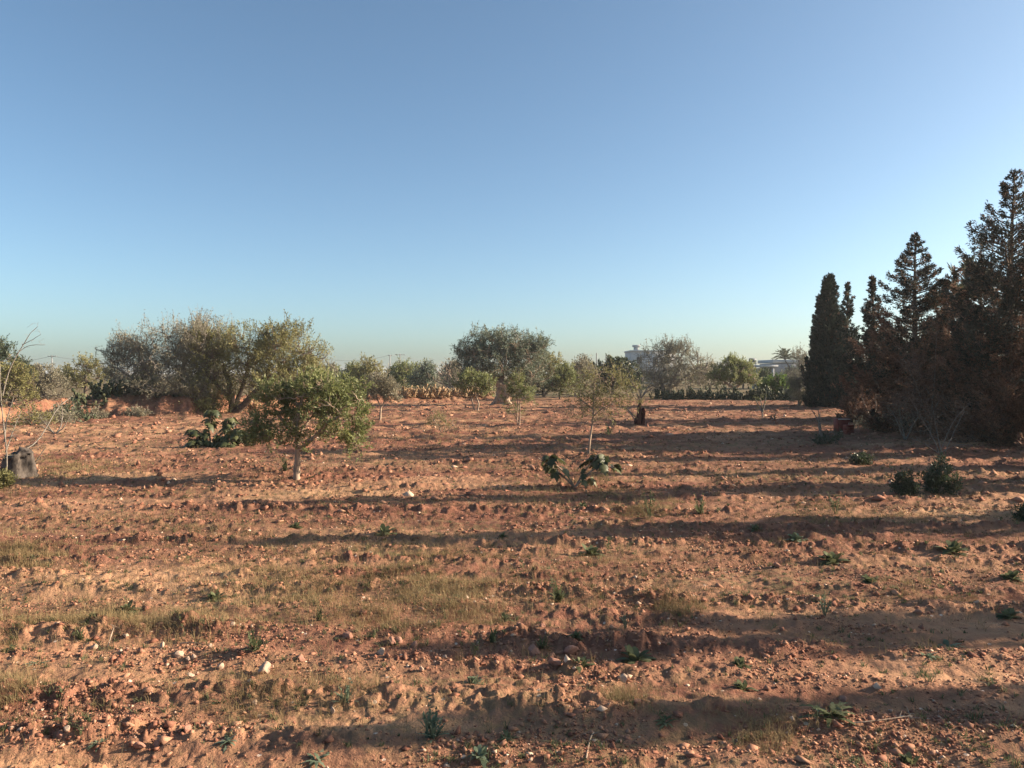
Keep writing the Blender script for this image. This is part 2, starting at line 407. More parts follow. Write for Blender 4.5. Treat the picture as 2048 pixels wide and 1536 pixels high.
# ------------------------------------------------------------------ ground sheet
def build_ground():
    ys = [-40, -30, -22, -16, -12, -9, -7, -5.5, -4.2, -3.2, -2.4, -1.7, -1.1, -0.6, -0.2, 0.15, 0.45, 0.75, 1.05, 1.3, 1.55, 1.8, 2.0, 2.2, 2.4, 2.6, 2.75, 2.9, 3.05, 3.15, 3.25]
    y = 3.3
    while y < 95: ys.append(y); y *= 1.0037
    while y < 6000: ys.append(y); y *= 1.09
    ys = np.array(ys)
    tin = np.linspace(-0.80, 0.84, 1120)
    tout = 0.8 * (1.075 ** np.arange(1, 46))
    t = np.concatenate([-tout[::-1], tin, tout + 0.04])
    wy = np.sqrt(np.maximum(ys, 0) ** 2 + 2.0) + np.maximum(-ys, 0) * .6
    X = wy[:, None] * t[None, :]; Y = np.repeat(ys[:, None], len(t), 1)
    z, cl = ground_full(X.ravel(), Y.ravel())
    far = np.hypot(X.ravel(), Y.ravel())
    z = z * (1 - sstep(150, 400, far))
    v = np.stack([X.ravel(), Y.ravel(), z], 1)
    nr, nc = X.shape
    i = (np.arange(nr - 1)[:, None] * nc + np.arange(nc - 1)[None, :])
    f = np.stack([i, i + 1, i + nc + 1, i + nc], -1).reshape(-1, 4)
    mb = MB(); mb.add(v, f)
    o = mb.build('ground', M['soil'], smooth=True)
    at = o.data.attributes.new('clod', 'FLOAT', 'POINT'); at.data.foreach_set('value', cl.astype(np.float32))
    o['kind'] = 'structure'
build_ground()

# ------------------------------------------------------------------ trees
def place(px, py):
    """ground point below photograph pixel (px,py), with the metres per photograph pixel there"""
    x, y = ray_ground(px, py)
    for _ in range(3):
        z = gz(x, y)
        s = (H - z) / H
        x2, y2 = ray_ground(px, py); x, y = x2 * s, y2 * s
    return x, y, gz(x, y), y / F

def at_distance(px, dist):
    x = (px - 1024) / F * dist
    return x, dist, gz(x, dist), dist / F

class Tree:
    """skeleton grown towards lumps; coordinates are local to the base"""
    def __init__(self, seed):
        self.rng = np.random.default_rng(seed)
        self.nodes = []; self.rads = []
        self.wood = MB(4); self.leaf = MB(4); self.leaf2 = MB(4)
    def limb(self, pts, r0, r1, sides=7, n=9, rough=0.06, wob=0.0):
        p = sweep_smooth(pts, n)
        if wob: p[1:-1] += self.rng.normal(size=(n - 2, 3)) * wob
        r = np.linspace(r0, r1, n)
        tube(self.wood, p, r, sides, self.rng.uniform(), rough, self.rng)
        for q, s in zip(p[n // 3:], r[n // 3:]): self.nodes.append(q); self.rads.append(s)
    def grow(self, targets, r_tip, sides=4, n=5, sag=0.12, rmax=0.6, keep=True, wob=0.04):
        tips = []
        base = np.array(self.nodes); br = np.array(self.rads)
        d0 = np.array([np.min(np.sum((base - t) ** 2, 1)) for t in targets])
        for k in np.argsort(d0):
            t = targets[k]
            d = np.sum((base - t) ** 2, 1) * np.where(base[:, 2] > t[2] + .02, 2.2, 1.0)
            i = int(np.argmin(d)); s = base[i]; L = np.linalg.norm(t - s)
            mid = s * 0.5 + t * 0.5 + self.rng.normal(size=3) * L * 0.10 + np.array([0, 0, L * sag])
            p = sweep_smooth([s, mid, t], n)
            p[1:-1] += self.rng.normal(size=(n - 2, 3)) * L * wob
            r0 = min(br[i] * rmax, r_tip * 3.0 + L * 0.02)
            rr = np.linspace(max(r0, r_tip), r_tip, n)
            tube(self.wood, p, rr, sides, self.rng.uniform())
            tips.append(p)
            if keep:
                base = np.vstack([base, p[1:]]); br = np.concatenate([br, rr[1:]])
        if keep: self.nodes = list(base); self.rads = list(br)
        return tips
    def sample(self, lump, n, power=2.4, up=0.0):
        c, r = lump
        v = self.rng.normal(size=(n, 3)); v /= np.linalg.norm(v, axis=1)[:, None]
        u = self.rng.uniform(0, 1, n) ** (1 / power)
        # uneven outline
        w = 1 + 0.22 * np.sin(v[:, 0] * 5 + c[0] * 3) * np.cos(v[:, 2] * 6 + c[2] * 5) + 0.13 * self.rng.normal(size=n)
        return np.array(c) + v * (u * w)[:, None] * np.array(r)

def leafy(tr, lumps, n_br, n_tw, lv, ll, lw, tw_len, spread=0.6, up=0.5, r_tip=0.004, mb=None, shoots=0, shoot_len=0.5):
    """lumps: list of (centre, radii, weight). Branches, twigs and leaves for a rounded crown."""
    rng = tr.rng; mb = mb or tr.leaf
    W = np.array([l[2] for l in lumps]); W = W / W.sum()
    bt = np.vstack([tr.sample(l[:2], max(2, int(n_br * w)), 1.6) for l, w in zip(lumps, W)])
    tr.grow(bt, r_tip * 2.5, 4, 6, 0.10)
    tt = []
    for l, w in zip(lumps, W):
        tt.append(tr.sample(l[:2], max(3, int(n_tw * w)), 3.2))
    tt = np.vstack(tt)
    hs = np.sin(tt[:, 0] * 5.1 / (tw_len * 8)) * np.sin(tt[:, 1] * 4.3 / (tw_len * 8) + 1) * np.sin(tt[:, 2] * 5.7 / (tw_len * 8) + 2)
    tt = tt[hs + rng.normal(size=len(tt)) * .25 > -.42]
    tips = tr.grow(tt, r_tip, 3, 4, 0.05, keep=False)
    P = []; D = []
    for p in tips:
        L = np.linalg.norm(p[-1] - p[0]) + 1e-6
        dr = (p[-1] - p[0]) / L
        dr = dr + np.array([0, 0, up]) + rng.normal(size=3) * 0.3; dr /= np.linalg.norm(dr)
        q = p[-1]
        k = lv
        s = rng.uniform(-0.6, 1.0, k)
        pos = q[None, :] + dr[None, :] * (s * tw_len)[:, None] + rng.normal(size=(k, 3)) * tw_len * 0.20
        dd = dr[None, :] + rng.normal(size=(k, 3)) * spread
        P.append(pos); D.append(dd)
    leaves(mb, np.vstack(P), np.vstack(D), ll, lw, rng)
    # upright shoots breaking the outline
    if shoots:
        sel = tt[np.argsort(-tt[:, 2] + rng.normal(size=len(tt)) * np.std(tt[:, 2]) * 0.8)[:shoots]]
        for q in sel:
            d = np.array([rng.normal() * 0.25, rng.normal() * 0.25, 1.0]); Ls = shoot_len * rng.uniform(0.4, 1.3)
            p = np.array([q, q + d * Ls * 0.5, q + d * Ls + rng.normal(size=3) * Ls * .08])
            tube(tr.wood, p, [r_tip * 1.2, r_tip, r_tip * 0.6], 3)
            k = max(4, int(lv * 0.7)); s = rng.uniform(0, 1, k)
            pos = q[None, :] + d[None, :] * (s * Ls)[:, None] + rng.normal(size=(k, 3)) * Ls * .04
            leaves(mb, pos, d[None, :] * .7 + rng.normal(size=(k, 3)) * 0.7, ll, lw, rng)

def finish_tree(tr, name, loc, label, cat, group, wood, leafm, leaf2=None, crown='crown', crown2='dead_foliage', woodname='trunk'):
    e = empty(name, loc, label, cat, group)
    tr.wood.build(woodname, wood, e, smooth=True)
    if tr.leaf.v: tr.leaf.build(crown, leafm, e)
    if tr.leaf2.v: tr.leaf2.build(crown2, leaf2, e)
    return e

def px_lumps(bx, by, s, lst, depth=0.85):
    """lumps given in photograph pixels (cx, cy, rx, rz, weight, depth offset in m)"""
    out = []
    for l in lst:
        cx, cy, rx, rz, w = l[:5]; off = l[5] if len(l) > 5 else 0.0
        out.append((((cx - bx) * s, off, (by - cy) * s), (rx * s, rx * s * depth, rz * s), w))
    return out

def olive(name, label, bx, by, trunk, lumps, seed, n_br=40, n_tw=350, lv=26, ll=0.07, lw=0.02, tw=0.14, leafm='olive', wood='bark',
          group=None, cat='olive tree', dist=None, loc=None, shoots=0, shoot_len=0.5, sides=7, r_tip=0.004, spread=0.6, up=0.5, depth=.85, wob=0.02):
    if dist: x, y, z, s = at_distance(bx, dist); byy = YH + (H - z) / s
    else: x, y, z, s = place(bx, by); byy = by
    tr = Tree(seed)
    for t in trunk:   # each limb: list of px points, start radius px, end radius px, depth offset at the end
        pts, r0, r1 = t[:3]; off = t[3] if len(t) > 3 else 0
        n = len(pts)
        o0 = t[4] if len(t) > 4 else 0
        P = [((p[0] - bx) * s, o0 + (off - o0) * i / (n - 1), (byy - p[1]) * s) for i, p in enumerate(pts)]
        tr.limb(P, r0 * s, r1 * s, sides, 10, 0.07, wob * s * r0)
    leafy(tr, px_lumps(bx, byy, s, lumps, depth), n_br, n_tw, lv, ll, lw, tw, spread, up, r_tip, shoots=shoots, shoot_len=shoot_len)
    return finish_tree(tr, name, (x, y, z - 0.04), label, cat, group, M[wood], M[leafm])

# young olive in the left middle of the field
olive('olive_tree', 'young green olive tree with forked trunk standing alone at left of the field', 593, 955,
      [([(593, 958), (594, 925), (597, 890)], 7.5, 5.5, 0), ([(597, 892), (594, 860), (600, 815), (612, 770)], 5, 2.2, -0.1),
       ([(598, 893), (625, 870), (660, 838), (690, 820)], 4.2, 2, -0.35), ([(596, 870), (570, 845), (545, 820)], 3.4, 1.6, .3),
       ([(596, 865), (615, 830), (650, 790)], 3.0, 1.5, .45)],
      [(620, 795, 66, 46, 2.0), (680, 808, 56, 50, 2.4, -0.2), (555, 812, 48, 38, 1.3, 0.2), (528, 862, 40, 24, 1.0), (598, 860, 44, 24, .7, -.3),
       (708, 866, 28, 32, .9), (640, 762, 64, 26, 1.3), (560, 775, 40, 26, 0.8), (700, 775, 34, 28, .7, .2), (655, 860, 40, 16, .4, .4), (510, 838, 22, 20, .4), (728, 820, 14, 30, .4)],
      11, n_br=95, n_tw=980, lv=20, ll=0.08, lw=0.026, tw=0.13, leafm='olive', wood='bark_pale', shoots=60, shoot_len=0.22, up=.3, wob=.08)

# big old olives along the bank
olive('olive_tree', 'big wide green olive leaning over the bank behind the young olive', 462, 826,
      [([(462, 832), (464, 800), (458, 765), (448, 735)], 8, 4, 0), ([(466, 830), (500, 798), (530, 765), (548, 730)], 8, 4, -.6),
       ([(470, 815), (480, 770), (490, 720)], 5, 3, .9), ([(461, 800), (435, 765), (415, 740)], 5, 2.5, -.6)],
      [(430, 725, 62, 62, 2.0), (500, 712, 72, 58, 2.4), (570, 705, 66, 56, 2.4), (600, 745, 62, 45, 1.6, -.5), (430, 785, 48, 40, 1.1, -.8), (530, 760, 50, 30, 0.8, -1.0),
       (405, 685, 40, 35, .8, .6), (478, 690, 60, 42, 1.0, .6), (560, 672, 50, 32, .8, .4), (630, 720, 32, 36, .6), (405, 812, 34, 26, .6, -1), (440, 800, 40, 26, .6, -.9), (395, 775, 40, 34, .9, -.4)],
      12, n_br=170, n_tw=2500, lv=19, ll=0.13, lw=0.040, tw=0.30, leafm='olive_yellow', wood='bark', shoots=150, shoot_len=0.55, r_tip=0.008, wob=.06)
olive('olive_tree', 'greyish sparse old olive spreading over the earth bank at left', 340, 790,
      [([(345, 802), (325, 775), (300, 740)], 9, 4, -.4), ([(345, 800), (350, 760), (370, 715)], 8, 3, .3), ([(330, 785), (285, 762), (250, 735)], 4, 2, -.8)],
      [(275, 725, 62, 52, 1.9), (345, 700, 70, 50, 2.2), (340, 772, 60, 20, .9, -1.2), (400, 778, 36, 26, .7, -1), (400, 690, 52, 48, 1.5), (250, 700, 42, 34, .9), (320, 745, 70, 36, 1.2, -.6), (390, 745, 50, 40, 1.1), (230, 745, 26, 26, .3)],
      13, dist=41.5, n_br=190, n_tw=2600, lv=17, ll=0.12, lw=0.030, tw=0.32, leafm='olive_grey', wood='twig', shoots=170, shoot_len=0.7, r_tip=0.008, wob=.06)
# wispy top of the middle of that group
olive('olive_tree', 'tall wispy grey-green olive rising between the two big bank olives', 410, 790,
      [([(410, 815), (405, 770), (402, 720)], 6, 3, .3), ([(405, 770), (425, 720), (440, 690)], 4, 2, .7)],
      [(402, 668, 24, 38, 1), (435, 680, 40, 38, 1.2), (400, 720, 46, 45, 1.4), (375, 690, 26, 30, .7)],
      14, dist=43.5, n_br=70, n_tw=520, lv=15, ll=0.12, lw=0.032, tw=0.34, leafm='olive_grey', wood='twig', shoots=120, shoot_len=0.85, r_tip=0.008, wob=.06)

# centre old olive with thick twisted trunk
def old_olive():
    bx, by = 1003, 810
    olive('olive_tree', 'old olive with thick twisted trunk and round silvery crown in the centre background', bx, by,
      [([(1004, 816), (1001, 802), (1005, 787), (1003, 768)], 14, 11, 0), ([(992, 815), (995, 798), (1001, 778)], 8, 6, -.3), ([(1014, 815), (1013, 800), (1008, 782)], 9, 6, -.3),
       ([(1003, 776), (985, 752), (962, 725)], 9, 3, -.4), ([(1006, 774), (1030, 748), (1060, 718)], 8, 3, .2), ([(1004, 772), (1002, 740), (1000, 705)], 7, 3, .6), ([(976, 820), (988, 810), (998, 798)], 6, 7, -.3), ([(1026, 818), (1018, 808), (1010, 796)], 5, 6, -.3)],
      [(1000, 710, 72, 42, 2.6), (953, 718, 42, 34, 1.4), (1050, 720, 48, 38, 1.7), (985, 688, 52, 26, 1.1), (1030, 692, 48, 28, 1.1), (1072, 690, 24, 18, .6), (932, 700, 24, 20, .5), (960, 748, 46, 16, .7), (1055, 758, 40, 20, .8), (1000, 745, 50, 14, .6, -.8), (928, 728, 20, 18, .3), (940, 682, 10, 16, .2)],
      15, n_br=150, n_tw=1900, lv=20, ll=0.16, lw=0.045, tw=0.34, leafm='olive_blue', wood='bark_pale', shoots=160, shoot_len=0.55, r_tip=0.01, wob=.06)
old_olive()

olive('olive_tree', 'small dark olive right of the young olive with slim forked trunk', 760, 842,
      [([(760, 844), (761, 825), (762, 815)], 2.6, 2.0, 0), ([(762, 817), (757, 805), (752, 790)], 1.8, 1, 0), ([(762, 817), (769, 803), (775, 788)], 1.6, 1, .1)],
      [(758, 778, 30, 24, 2), (735, 785, 20, 20, .8), (782, 785, 18, 20, .8), (762, 762, 22, 14, .6), (790, 798, 10, 10, .2)],
      16, n_br=40, n_tw=430, lv=20, ll=0.10, lw=0.032, tw=0.16, leafm='olive_grey', wood='bark_pale', shoots=25, shoot_len=.3, wob=.04)
olive('olive_tree', 'small round olive on two bent stems in front of the old olive', 952, 821,
      [([(950, 822), (946, 808), (944, 795), (950, 785)], 2.0, 1.4, 0), ([(955, 822), (957, 805), (953, 793), (958, 782)], 1.8, 1.2, .1)],
      [(950, 765, 34, 20, 2), (925, 765, 20, 17, .8), (975, 770, 20, 18, .8), (945, 752, 26, 10, .5)],
      17, n_br=40, n_tw=420, lv=20, ll=0.12, lw=0.04, tw=0.18, leafm='olive', wood='bark_pale', shoots=25, shoot_len=.25, wob=.04)
olive('olive_tree', 'slender young olive right of the old olive trunk with thin stems', 1037, 848,
      [([(1036, 850), (1034, 830), (1036, 800), (1034, 785)], 1.6, 1, 0), ([(1039, 845), (1040, 820), (1040, 790)], 1.4, .9, .15)],
      [(1036, 772, 24, 22, 1.6), (1018, 785, 14, 18, .5), (1055, 785, 14, 18, .5), (1040, 753, 16, 12, .4), (1030, 815, 24, 12, .3)],
      18, n_br=40, n_tw=300, lv=17, ll=0.085, lw=0.026, tw=0.15, leafm='olive', wood='bark_pale', shoots=25, shoot_len=.3, wob=.04)
olive('olive_tree', 'tall thin sapling with bare lower stem behind the middle fig shrub', 1178, 906,
      [([(1177, 908), (1180, 870), (1186, 830), (1187, 795), (1189, 760)], 2.6, 1.3, 0), ([(1186, 826), (1200, 812), (1222, 800)], 1.6, 1, -.2),
       ([(1187, 800), (1196, 780), (1204, 765)], 1.6, .9, .2), ([(1186, 812), (1165, 795), (1150, 780)], 1.4, .8, .1)],
      [(1180, 782, 40, 40, 1.4), (1222, 775, 42, 38, 1.5), (1148, 792, 22, 30, .5), (1262, 780, 34, 34, .8, -.1), (1205, 818, 56, 16, .6), (1205, 742, 44, 18, .5), (1150, 818, 26, 14, .3)],
      19, n_br=90, n_tw=480, lv=11, ll=0.065, lw=0.02, tw=0.16, leafm='olive_yellow', wood='bark_pale', shoots=60, shoot_len=.3, wob=.04, r_tip=.003)
olive('shrub', 'tiny sparse yellowish olive shoot low in the furrows left of centre', 884, 866,
      [([(884, 868), (878, 852), (870, 842)], 1.2, .6, 0), ([(884, 868), (890, 850), (893, 838)], 1.0, .6, .1), ([(884, 868), (897, 857), (905, 848)], .8, .5, 0)],
      [(878, 838, 24, 15, 1), (900, 848, 16, 12, .5), (862, 842, 14, 10, .3)],
      20, cat='shrub', n_br=20, n_tw=110, lv=11, ll=0.06, lw=0.018, tw=0.12, leafm='olive_yellow', wood='bark_pale', shoots=25, shoot_len=.22)

# olives behind the centre and right
BG = 'olives at the back edge of the field'
olive('olive_tree', 'bright olive close behind the old olive on its right side', 1090, 793,
      [([(1090, 796), (1086, 782), (1092, 768)], 4, 2.5, 0), ([(1088, 790), (1098, 778), (1106, 760)], 3, 2, .2)],
      [(1085, 745, 34, 30, 1.5), (1110, 750, 26, 30, 1.2), (1098, 718, 28, 16, .6), (1075, 772, 26, 16, .5)],
      21, n_br=60, n_tw=520, lv=16, ll=0.19, lw=0.065, tw=0.32, leafm='olive_yellow', shoots=50, r_tip=.01, group=BG)
olive('olive_tree', 'small olive on the right of the bright olive behind the centre', 1120, 801,
      [([(1120, 803), (1119, 790), (1122, 775)], 2, 1.5, 0)],
      [(1122, 765, 26, 24, 1.5), (1140, 770, 22, 22, 1), (1130, 745, 22, 16, .6), (1105, 775, 14, 14, .4)],
      22, n_br=45, n_tw=380, lv=16, ll=0.16, lw=0.055, tw=0.28, leafm='olive', shoots=30, r_tip=.01, group=BG)
olive('olive_tree', 'brownish thin olive behind the tall thin sapling', 1160, 795,
      [([(1160, 797), (1160, 780), (1158, 765)], 2.5, 1.5, 0)],
      [(1150, 755, 30, 26, 1.5), (1175, 752, 24, 26, 1), (1150, 732, 24, 14, .5)],
      23, n_br=45, n_tw=330, lv=13, ll=0.18, lw=0.05, tw=0.35, leafm='olive_grey', shoots=50, r_tip=.012, group=BG)
olive('broadleaf_tree', 'dark green flat-topped tree behind the tall thin sapling', 1225, 790,
      [([(1225, 792), (1226, 770), (1230, 745)], 4, 2.5, 0), ([(1226, 775), (1205, 755), (1195, 740)], 3, 2, 0)],
      [(1210, 742, 32, 20, 1.2), (1245, 745, 34, 26, 1.4), (1232, 724, 24, 9, .5), (1270, 760, 22, 24, .7), (1200, 765, 26, 18, .7)],
      24, dist=78, cat='broadleaf tree', n_br=60, n_tw=520, lv=16, ll=0.26, lw=0.12, tw=0.3, leafm='dark', shoots=10, r_tip=.012)
olive('olive_tree', 'large half-bare grey olive in front of the white building', 1330, 800,
      [([(1330, 800), (1326, 775), (1318, 750)], 6, 3, 0), ([(1330, 795), (1345, 765), (1360, 735)], 6, 3, .3), ([(1340, 775), (1375, 750), (1400, 730)], 4, 2, -.3)],
      [(1310, 730, 36, 34, 1.2), (1350, 715, 40, 34, 1.4), (1390, 730, 32, 28, .9), (1360, 755, 50, 24, 1.2, -.5), (1315, 765, 34, 24, .9), (1345, 694, 28, 14, .4), (1408, 752, 16, 26, .4)],
      25, dist=72, n_br=150, n_tw=1150, lv=16, ll=0.17, lw=0.045, tw=0.42, leafm='olive_grey', wood='twig', shoots=150, shoot_len=.8, r_tip=.015)
olive('olive_tree', 'round green olive on a thick short trunk at the right end of the cactus hedge', 1470, 798,
      [([(1470, 802), (1469, 785), (1466, 772)], 4, 3, 0), ([(1468, 776), (1452, 764), (1440, 752)], 3, 1.5, 0), ([(1468, 776), (1484, 764), (1500, 750)], 3, 1.5, 0)],
      [(1468, 745, 36, 22, 2), (1440, 748, 22, 20, .9), (1498, 752, 24, 20, .9), (1460, 727, 24, 12, .5), (1485, 730, 24, 10, .4)],
      26, n_br=70, n_tw=620, lv=16, ll=0.19, lw=0.06, tw=0.3, leafm='olive', wood='bark_pale', shoots=60, shoot_len=.5, r_tip=.01)
olive('bush', 'bright green leafy bush beside the round olive at right', 1552, 796,
      [([(1552, 798), (1550, 785), (1552, 770)], 2, 1.5, 0)],
      [(1552, 768, 26, 18, 2), (1535, 775, 14, 14, .6), (1570, 780, 14, 14, .6)], 27, cat='bush', n_br=40, n_tw=420, lv=16, ll=0.18, lw=0.09, tw=0.25, leafm='bright', r_tip=.01)
olive('bush', 'dull grey thin bush between the bright green bush and the dark cypress', 1598, 812,
      [([(1598, 814), (1597, 795), (1600, 770)], 2, 1.2, 0), ([(1598, 812), (1610, 785), (1612, 765)], 1.5, 1, 0)],
      [(1600, 780, 22, 28, 1.5), (1585, 770, 16, 22, .6), (1612, 760, 14, 22, .5)], 28, cat='bush', n_br=60, n_tw=330, lv=14, ll=0.12, lw=0.04, tw=0.3, leafm='olive_grey', wood='twig', shoots=40, r_tip=.008)
olive('olive_tree', 'sparse bare-topped tree showing above the flat roofed house', 1600, 780,
      [([(1600, 785), (1600, 750), (1598, 720)], 3, 1.5, 0), ([(1600, 765), (1580, 735), (1570, 720)], 2, 1, 0)],
      [(1600, 715, 20, 18, 1), (1585, 745, 26, 18, 1.2), (1610, 740, 14, 26, .6)], 29, dist=85, n_br=70, n_tw=230, lv=12, ll=0.18, lw=0.06, tw=0.4, leafm='olive_grey', wood='twig', shoots=60, shoot_len=.7, r_tip=.012)

# far bushes over the banks
FARG = 'far olives showing over the cactus bank'
def far_tree(px, dist, top, rx, seed, leafm, label, name='olive_tree', cat='olive tree', group=FARG, n=330, wood='bark'):
    x, y, z, s = at_distance(px, dist)
    byy = YH + (H - z) / s
    h = byy - top
    ls = [(px, byy - h * .55, rx * .7, h * .42, 2), (px - rx * .55, byy - h * .5, rx * .5, h * .36, 1), (px + rx * .55, byy - h * .5, rx * .5, h * .36, 1), (px + rx * .1, byy - h * .78, rx * .5, h * .2, .6)]
    olive(name, label, px, byy, [([(px, byy + 2), (px + 1, byy - h * .25), (px, byy - h * .5)], h * .05, h * .03, 0)], ls, seed, dist=dist, cat=cat, group=group,
          n_br=40, n_tw=n, lv=13, ll=0.0026 * dist + .02, lw=0.0009 * dist + .01, tw=0.005 * dist, leafm=leafm, wood=wood, shoots=35, shoot_len=0.007 * dist, r_tip=0.00015 * dist)
far_tree(735, 72, 716, 38, 41, 'olive_yellow', 'far yellow-green olive over the bank left of the first utility pole')
far_tree(705, 90, 730, 30, 42, 'olive', 'far low olive just right of the big bank olives')
far_tree(805, 85, 724, 34, 43, 'olive', 'far dark olive below the utility poles')
far_tree(852, 80, 726, 34, 44, 'olive_blue', 'far silvery olive right of the utility poles')
far_tree(170, 70, 712, 44, 45, 'olive_yellow', 'far yellow-green olive over the bank at far left')
far_tree(90, 52, 732, 46, 46, 'olive_grey', 'brownish thorny bush on the bank at far left', 'bush', 'bush', None, 420, 'twig')
far_tree(40, 60, 716, 34, 47, 'dark', 'dark leafy tree behind the left edge bushes', 'broadleaf_tree', 'broadleaf tree', None)
far_tree(-8, 42, 668, 44, 48, 'dark', 'dark leafy tree cut by the left edge of the photo', 'broadleaf_tree', 'broadleaf tree', None, 520)
far_tree(20, 36, 722, 56, 49, 'olive_yellow', 'yellow-green bush at the left edge below the dark tree', 'bush', 'bush', None, 520)
far_tree(-70, 45, 700, 70, 50, 'olive_yellow', 'wide olive beyond the left edge', 'olive_tree', 'olive tree', None, 420)
far_tree(1168, 95, 716, 26, 51, 'olive_grey', 'far thin olive seen left of the tall sapling')
far_tree(1420, 90, 728, 22, 52, 'olive_grey', 'far grey olive between the half-bare olive and the round olive')
far_tree(1530, 88, 742, 20, 53, 'dark', 'low dark bush in front of the flat roofed house', 'bush', 'bush', None, 200)
far_tree(670, 110, 735, 24, 54, 'olive', 'far low green olive at the foot of the wires')
far_tree(905, 95, 724, 22, 55, 'olive_grey', 'far grey thin olive behind the dead branches', )
far_tree(620, 75, 735, 40, 56, 'olive', 'far green olive mostly behind the big bank olives')

rf = np.random.default_rng(5)
for k, px in enumerate([30, 85, 150, 230, 300, 370, 440, 510, 575, 650, 725, 790, 845, 915, 985, 1060, 1140, 1205, 1260, 1335, 1395, 1450, 1500, 1575]):
    far_tree(px + rf.uniform(-14, 14), rf.uniform(88, 135), rf.uniform(727, 737), rf.uniform(22, 36), 400 + k, ['olive', 'olive_grey', 'olive_yellow', 'olive_blue'][k % 4],
             'low hazy olive in the far line of trees behind the field', group='low olives in the far line behind the field', n=130)
# ------------------------------------------------------------------ conifers
def conifer(bx, by, topy, env, label, seed, lean=0.0, dist=None, n=420, ang=0.9, dead_below=0.0, dead_mix=0.1, quad=0.075, clump=9, sp=0.12, name='cypress', cat='cypress tree',
            group=None, loc=None, height=None, gap=0.15, tops=None, wood='bark', jitter=.35, green='cypress'):
    """env: list of (fraction of height, radius in metres). ang: how steeply branches rise (1 = straight up)."""
    if loc is not None: x, y = loc; z = gz(x, y)
    elif dist: x, y, z, s = at_distance(bx, dist)
    else: x, y, z, s = place(bx, by)
    if height is None: height = (by - topy) * (y / F) if not dist else (YH - topy) * s + H - z
    rng = np.random.default_rng(seed)
    tr = Tree(seed)
    eh = np.array([e[0] for e in env]); er = np.array([e[1] for e in env])
    tp = [(0, 0, -0.1), (lean * .3 + .05, 0.03, height * .35), (lean * .6 - .04, -.05, height * .7), (lean, 0, height * .97)]
    P = sweep_smooth(tp, 14); R = np.linspace(height * .018 + .02, 0.012, 14)
    tube(tr.wood, P, R, 7, .5, .06, rng)
    zz = P[:, 2]
    def axis(h): return np.array([np.interp(h, zz, P[:, 0]), np.interp(h, zz, P[:, 1]), h])
    pg, dg, pd, dd = [], [], [], []
    # branch lengths vary in broad patches so that the outline is ragged
    nb = max(20, n // 4)
    for k in range(nb):
        fr = 1 - (1 - (k + rng.uniform()) / nb) ** 1.0 * .985
        az = rng.uniform(0, 2 * math.pi) if gap < 0 else rng.uniform(0, 2 * math.pi)
        rough = (1 - jitter) + jitter * rng.normal() * .9 if gap < 0 else rng.choice([rng.uniform(.25, .7), rng.uniform(.7, 1.0), rng.uniform(1.0, 1.4)], p=[.42, .42, .16])
        env_r = float(np.interp(fr, eh, er))
        L = env_r * min(max(rough, .2), 1.3)
        out = np.array([math.cos(az), math.sin(az), 0])
        h1 = fr * height; drop = L * ang * 1.2
        s0 = axis(max(h1 - drop, 0.05)); tip = axis(min(h1, height)) + out * L
        mid = s0 * .45 + tip * .55 + out * L * .12 - np.array([0, 0, drop * .12])
        p = sweep_smooth([s0, mid, tip], 8)
        tube(tr.wood, p, np.linspace(.012 + .014 * L, .004, 8), 4)
        bough_dead = (fr < dead_below * (0.85 + .3 * math.sin(az * 2 + seed))) and rng.uniform() < .85
        side0 = np.cross(out, [0, 0, 1.])
        ns = max(3, int(clump * (5.6 if gap < 0 else 4.3) * (0.10 + L) / 1.1 * (1.0 if gap < 0 else 1.05 - .62 * fr)))
        for t in rng.uniform(.12 if gap < .15 else .3, 1.04, ns):
            i = min(t * 7, 6.99); a = int(i); q = p[a] * (1 - (i - a)) + p[min(a + 1, 7)] * (i - a)
            sl = (.05 + .40 * L * (1.1 - t)) * rng.uniform(.3, 1.15)
            sdv = side0 * rng.normal() * .8 + out * .5 + np.array([0, 0, rng.normal() * .35 + .25 * ang]); sdv /= np.linalg.norm(sdv)
            e2 = q + sdv * sl
            if rng.uniform() < .35: tube(tr.wood, [q, (q + e2) / 2, e2], [.006, .005, .003], 3)
            c = 8
            u = rng.uniform(.1, 1.05, (c, 1))
            pos = q + (e2 - q) * u + rng.normal(size=(c, 3)) * sp * (.16 + .22 * min(L, 1))
            dr = sdv * .8 + out * (.4) + np.array([0, 0, .2 + ang * .5]) + rng.normal(size=(c, 3)) * .5
            isdead = (bough_dead and rng.uniform() < .9) or rng.uniform() < dead_mix
            if isdead: pd.append(pos); dd.append(dr)
            else: pg.append(pos); dg.append(dr)
    # leader sprays along the very top
    for h1 in np.linspace(.86, 1.0, 16) * height:
        q = axis(min(h1, height * .97)) + np.array([0, 0, max(0, h1 - height * .97)]); pos = q + rng.normal(size=(10, 3)) * sp * .22
        (pd if rng.uniform() < dead_mix else pg).append(pos); (dd if len(pd) > len(dd) else dg).append(np.array([0, 0, 1.]) + rng.normal(size=(10, 3)) * .5)
    if pg: leaves(tr.leaf, np.vstack(pg), np.vstack(dg), quad * 1.35, quad * .5, rng)
    if pd: leaves(tr.leaf2, np.vstack(pd), np.vstack(dd), quad * 1.4, quad * .38, rng)
    return finish_tree(tr, name, (x, y, z - .05), label, cat, group, M[wood], M[green], M['dead'])

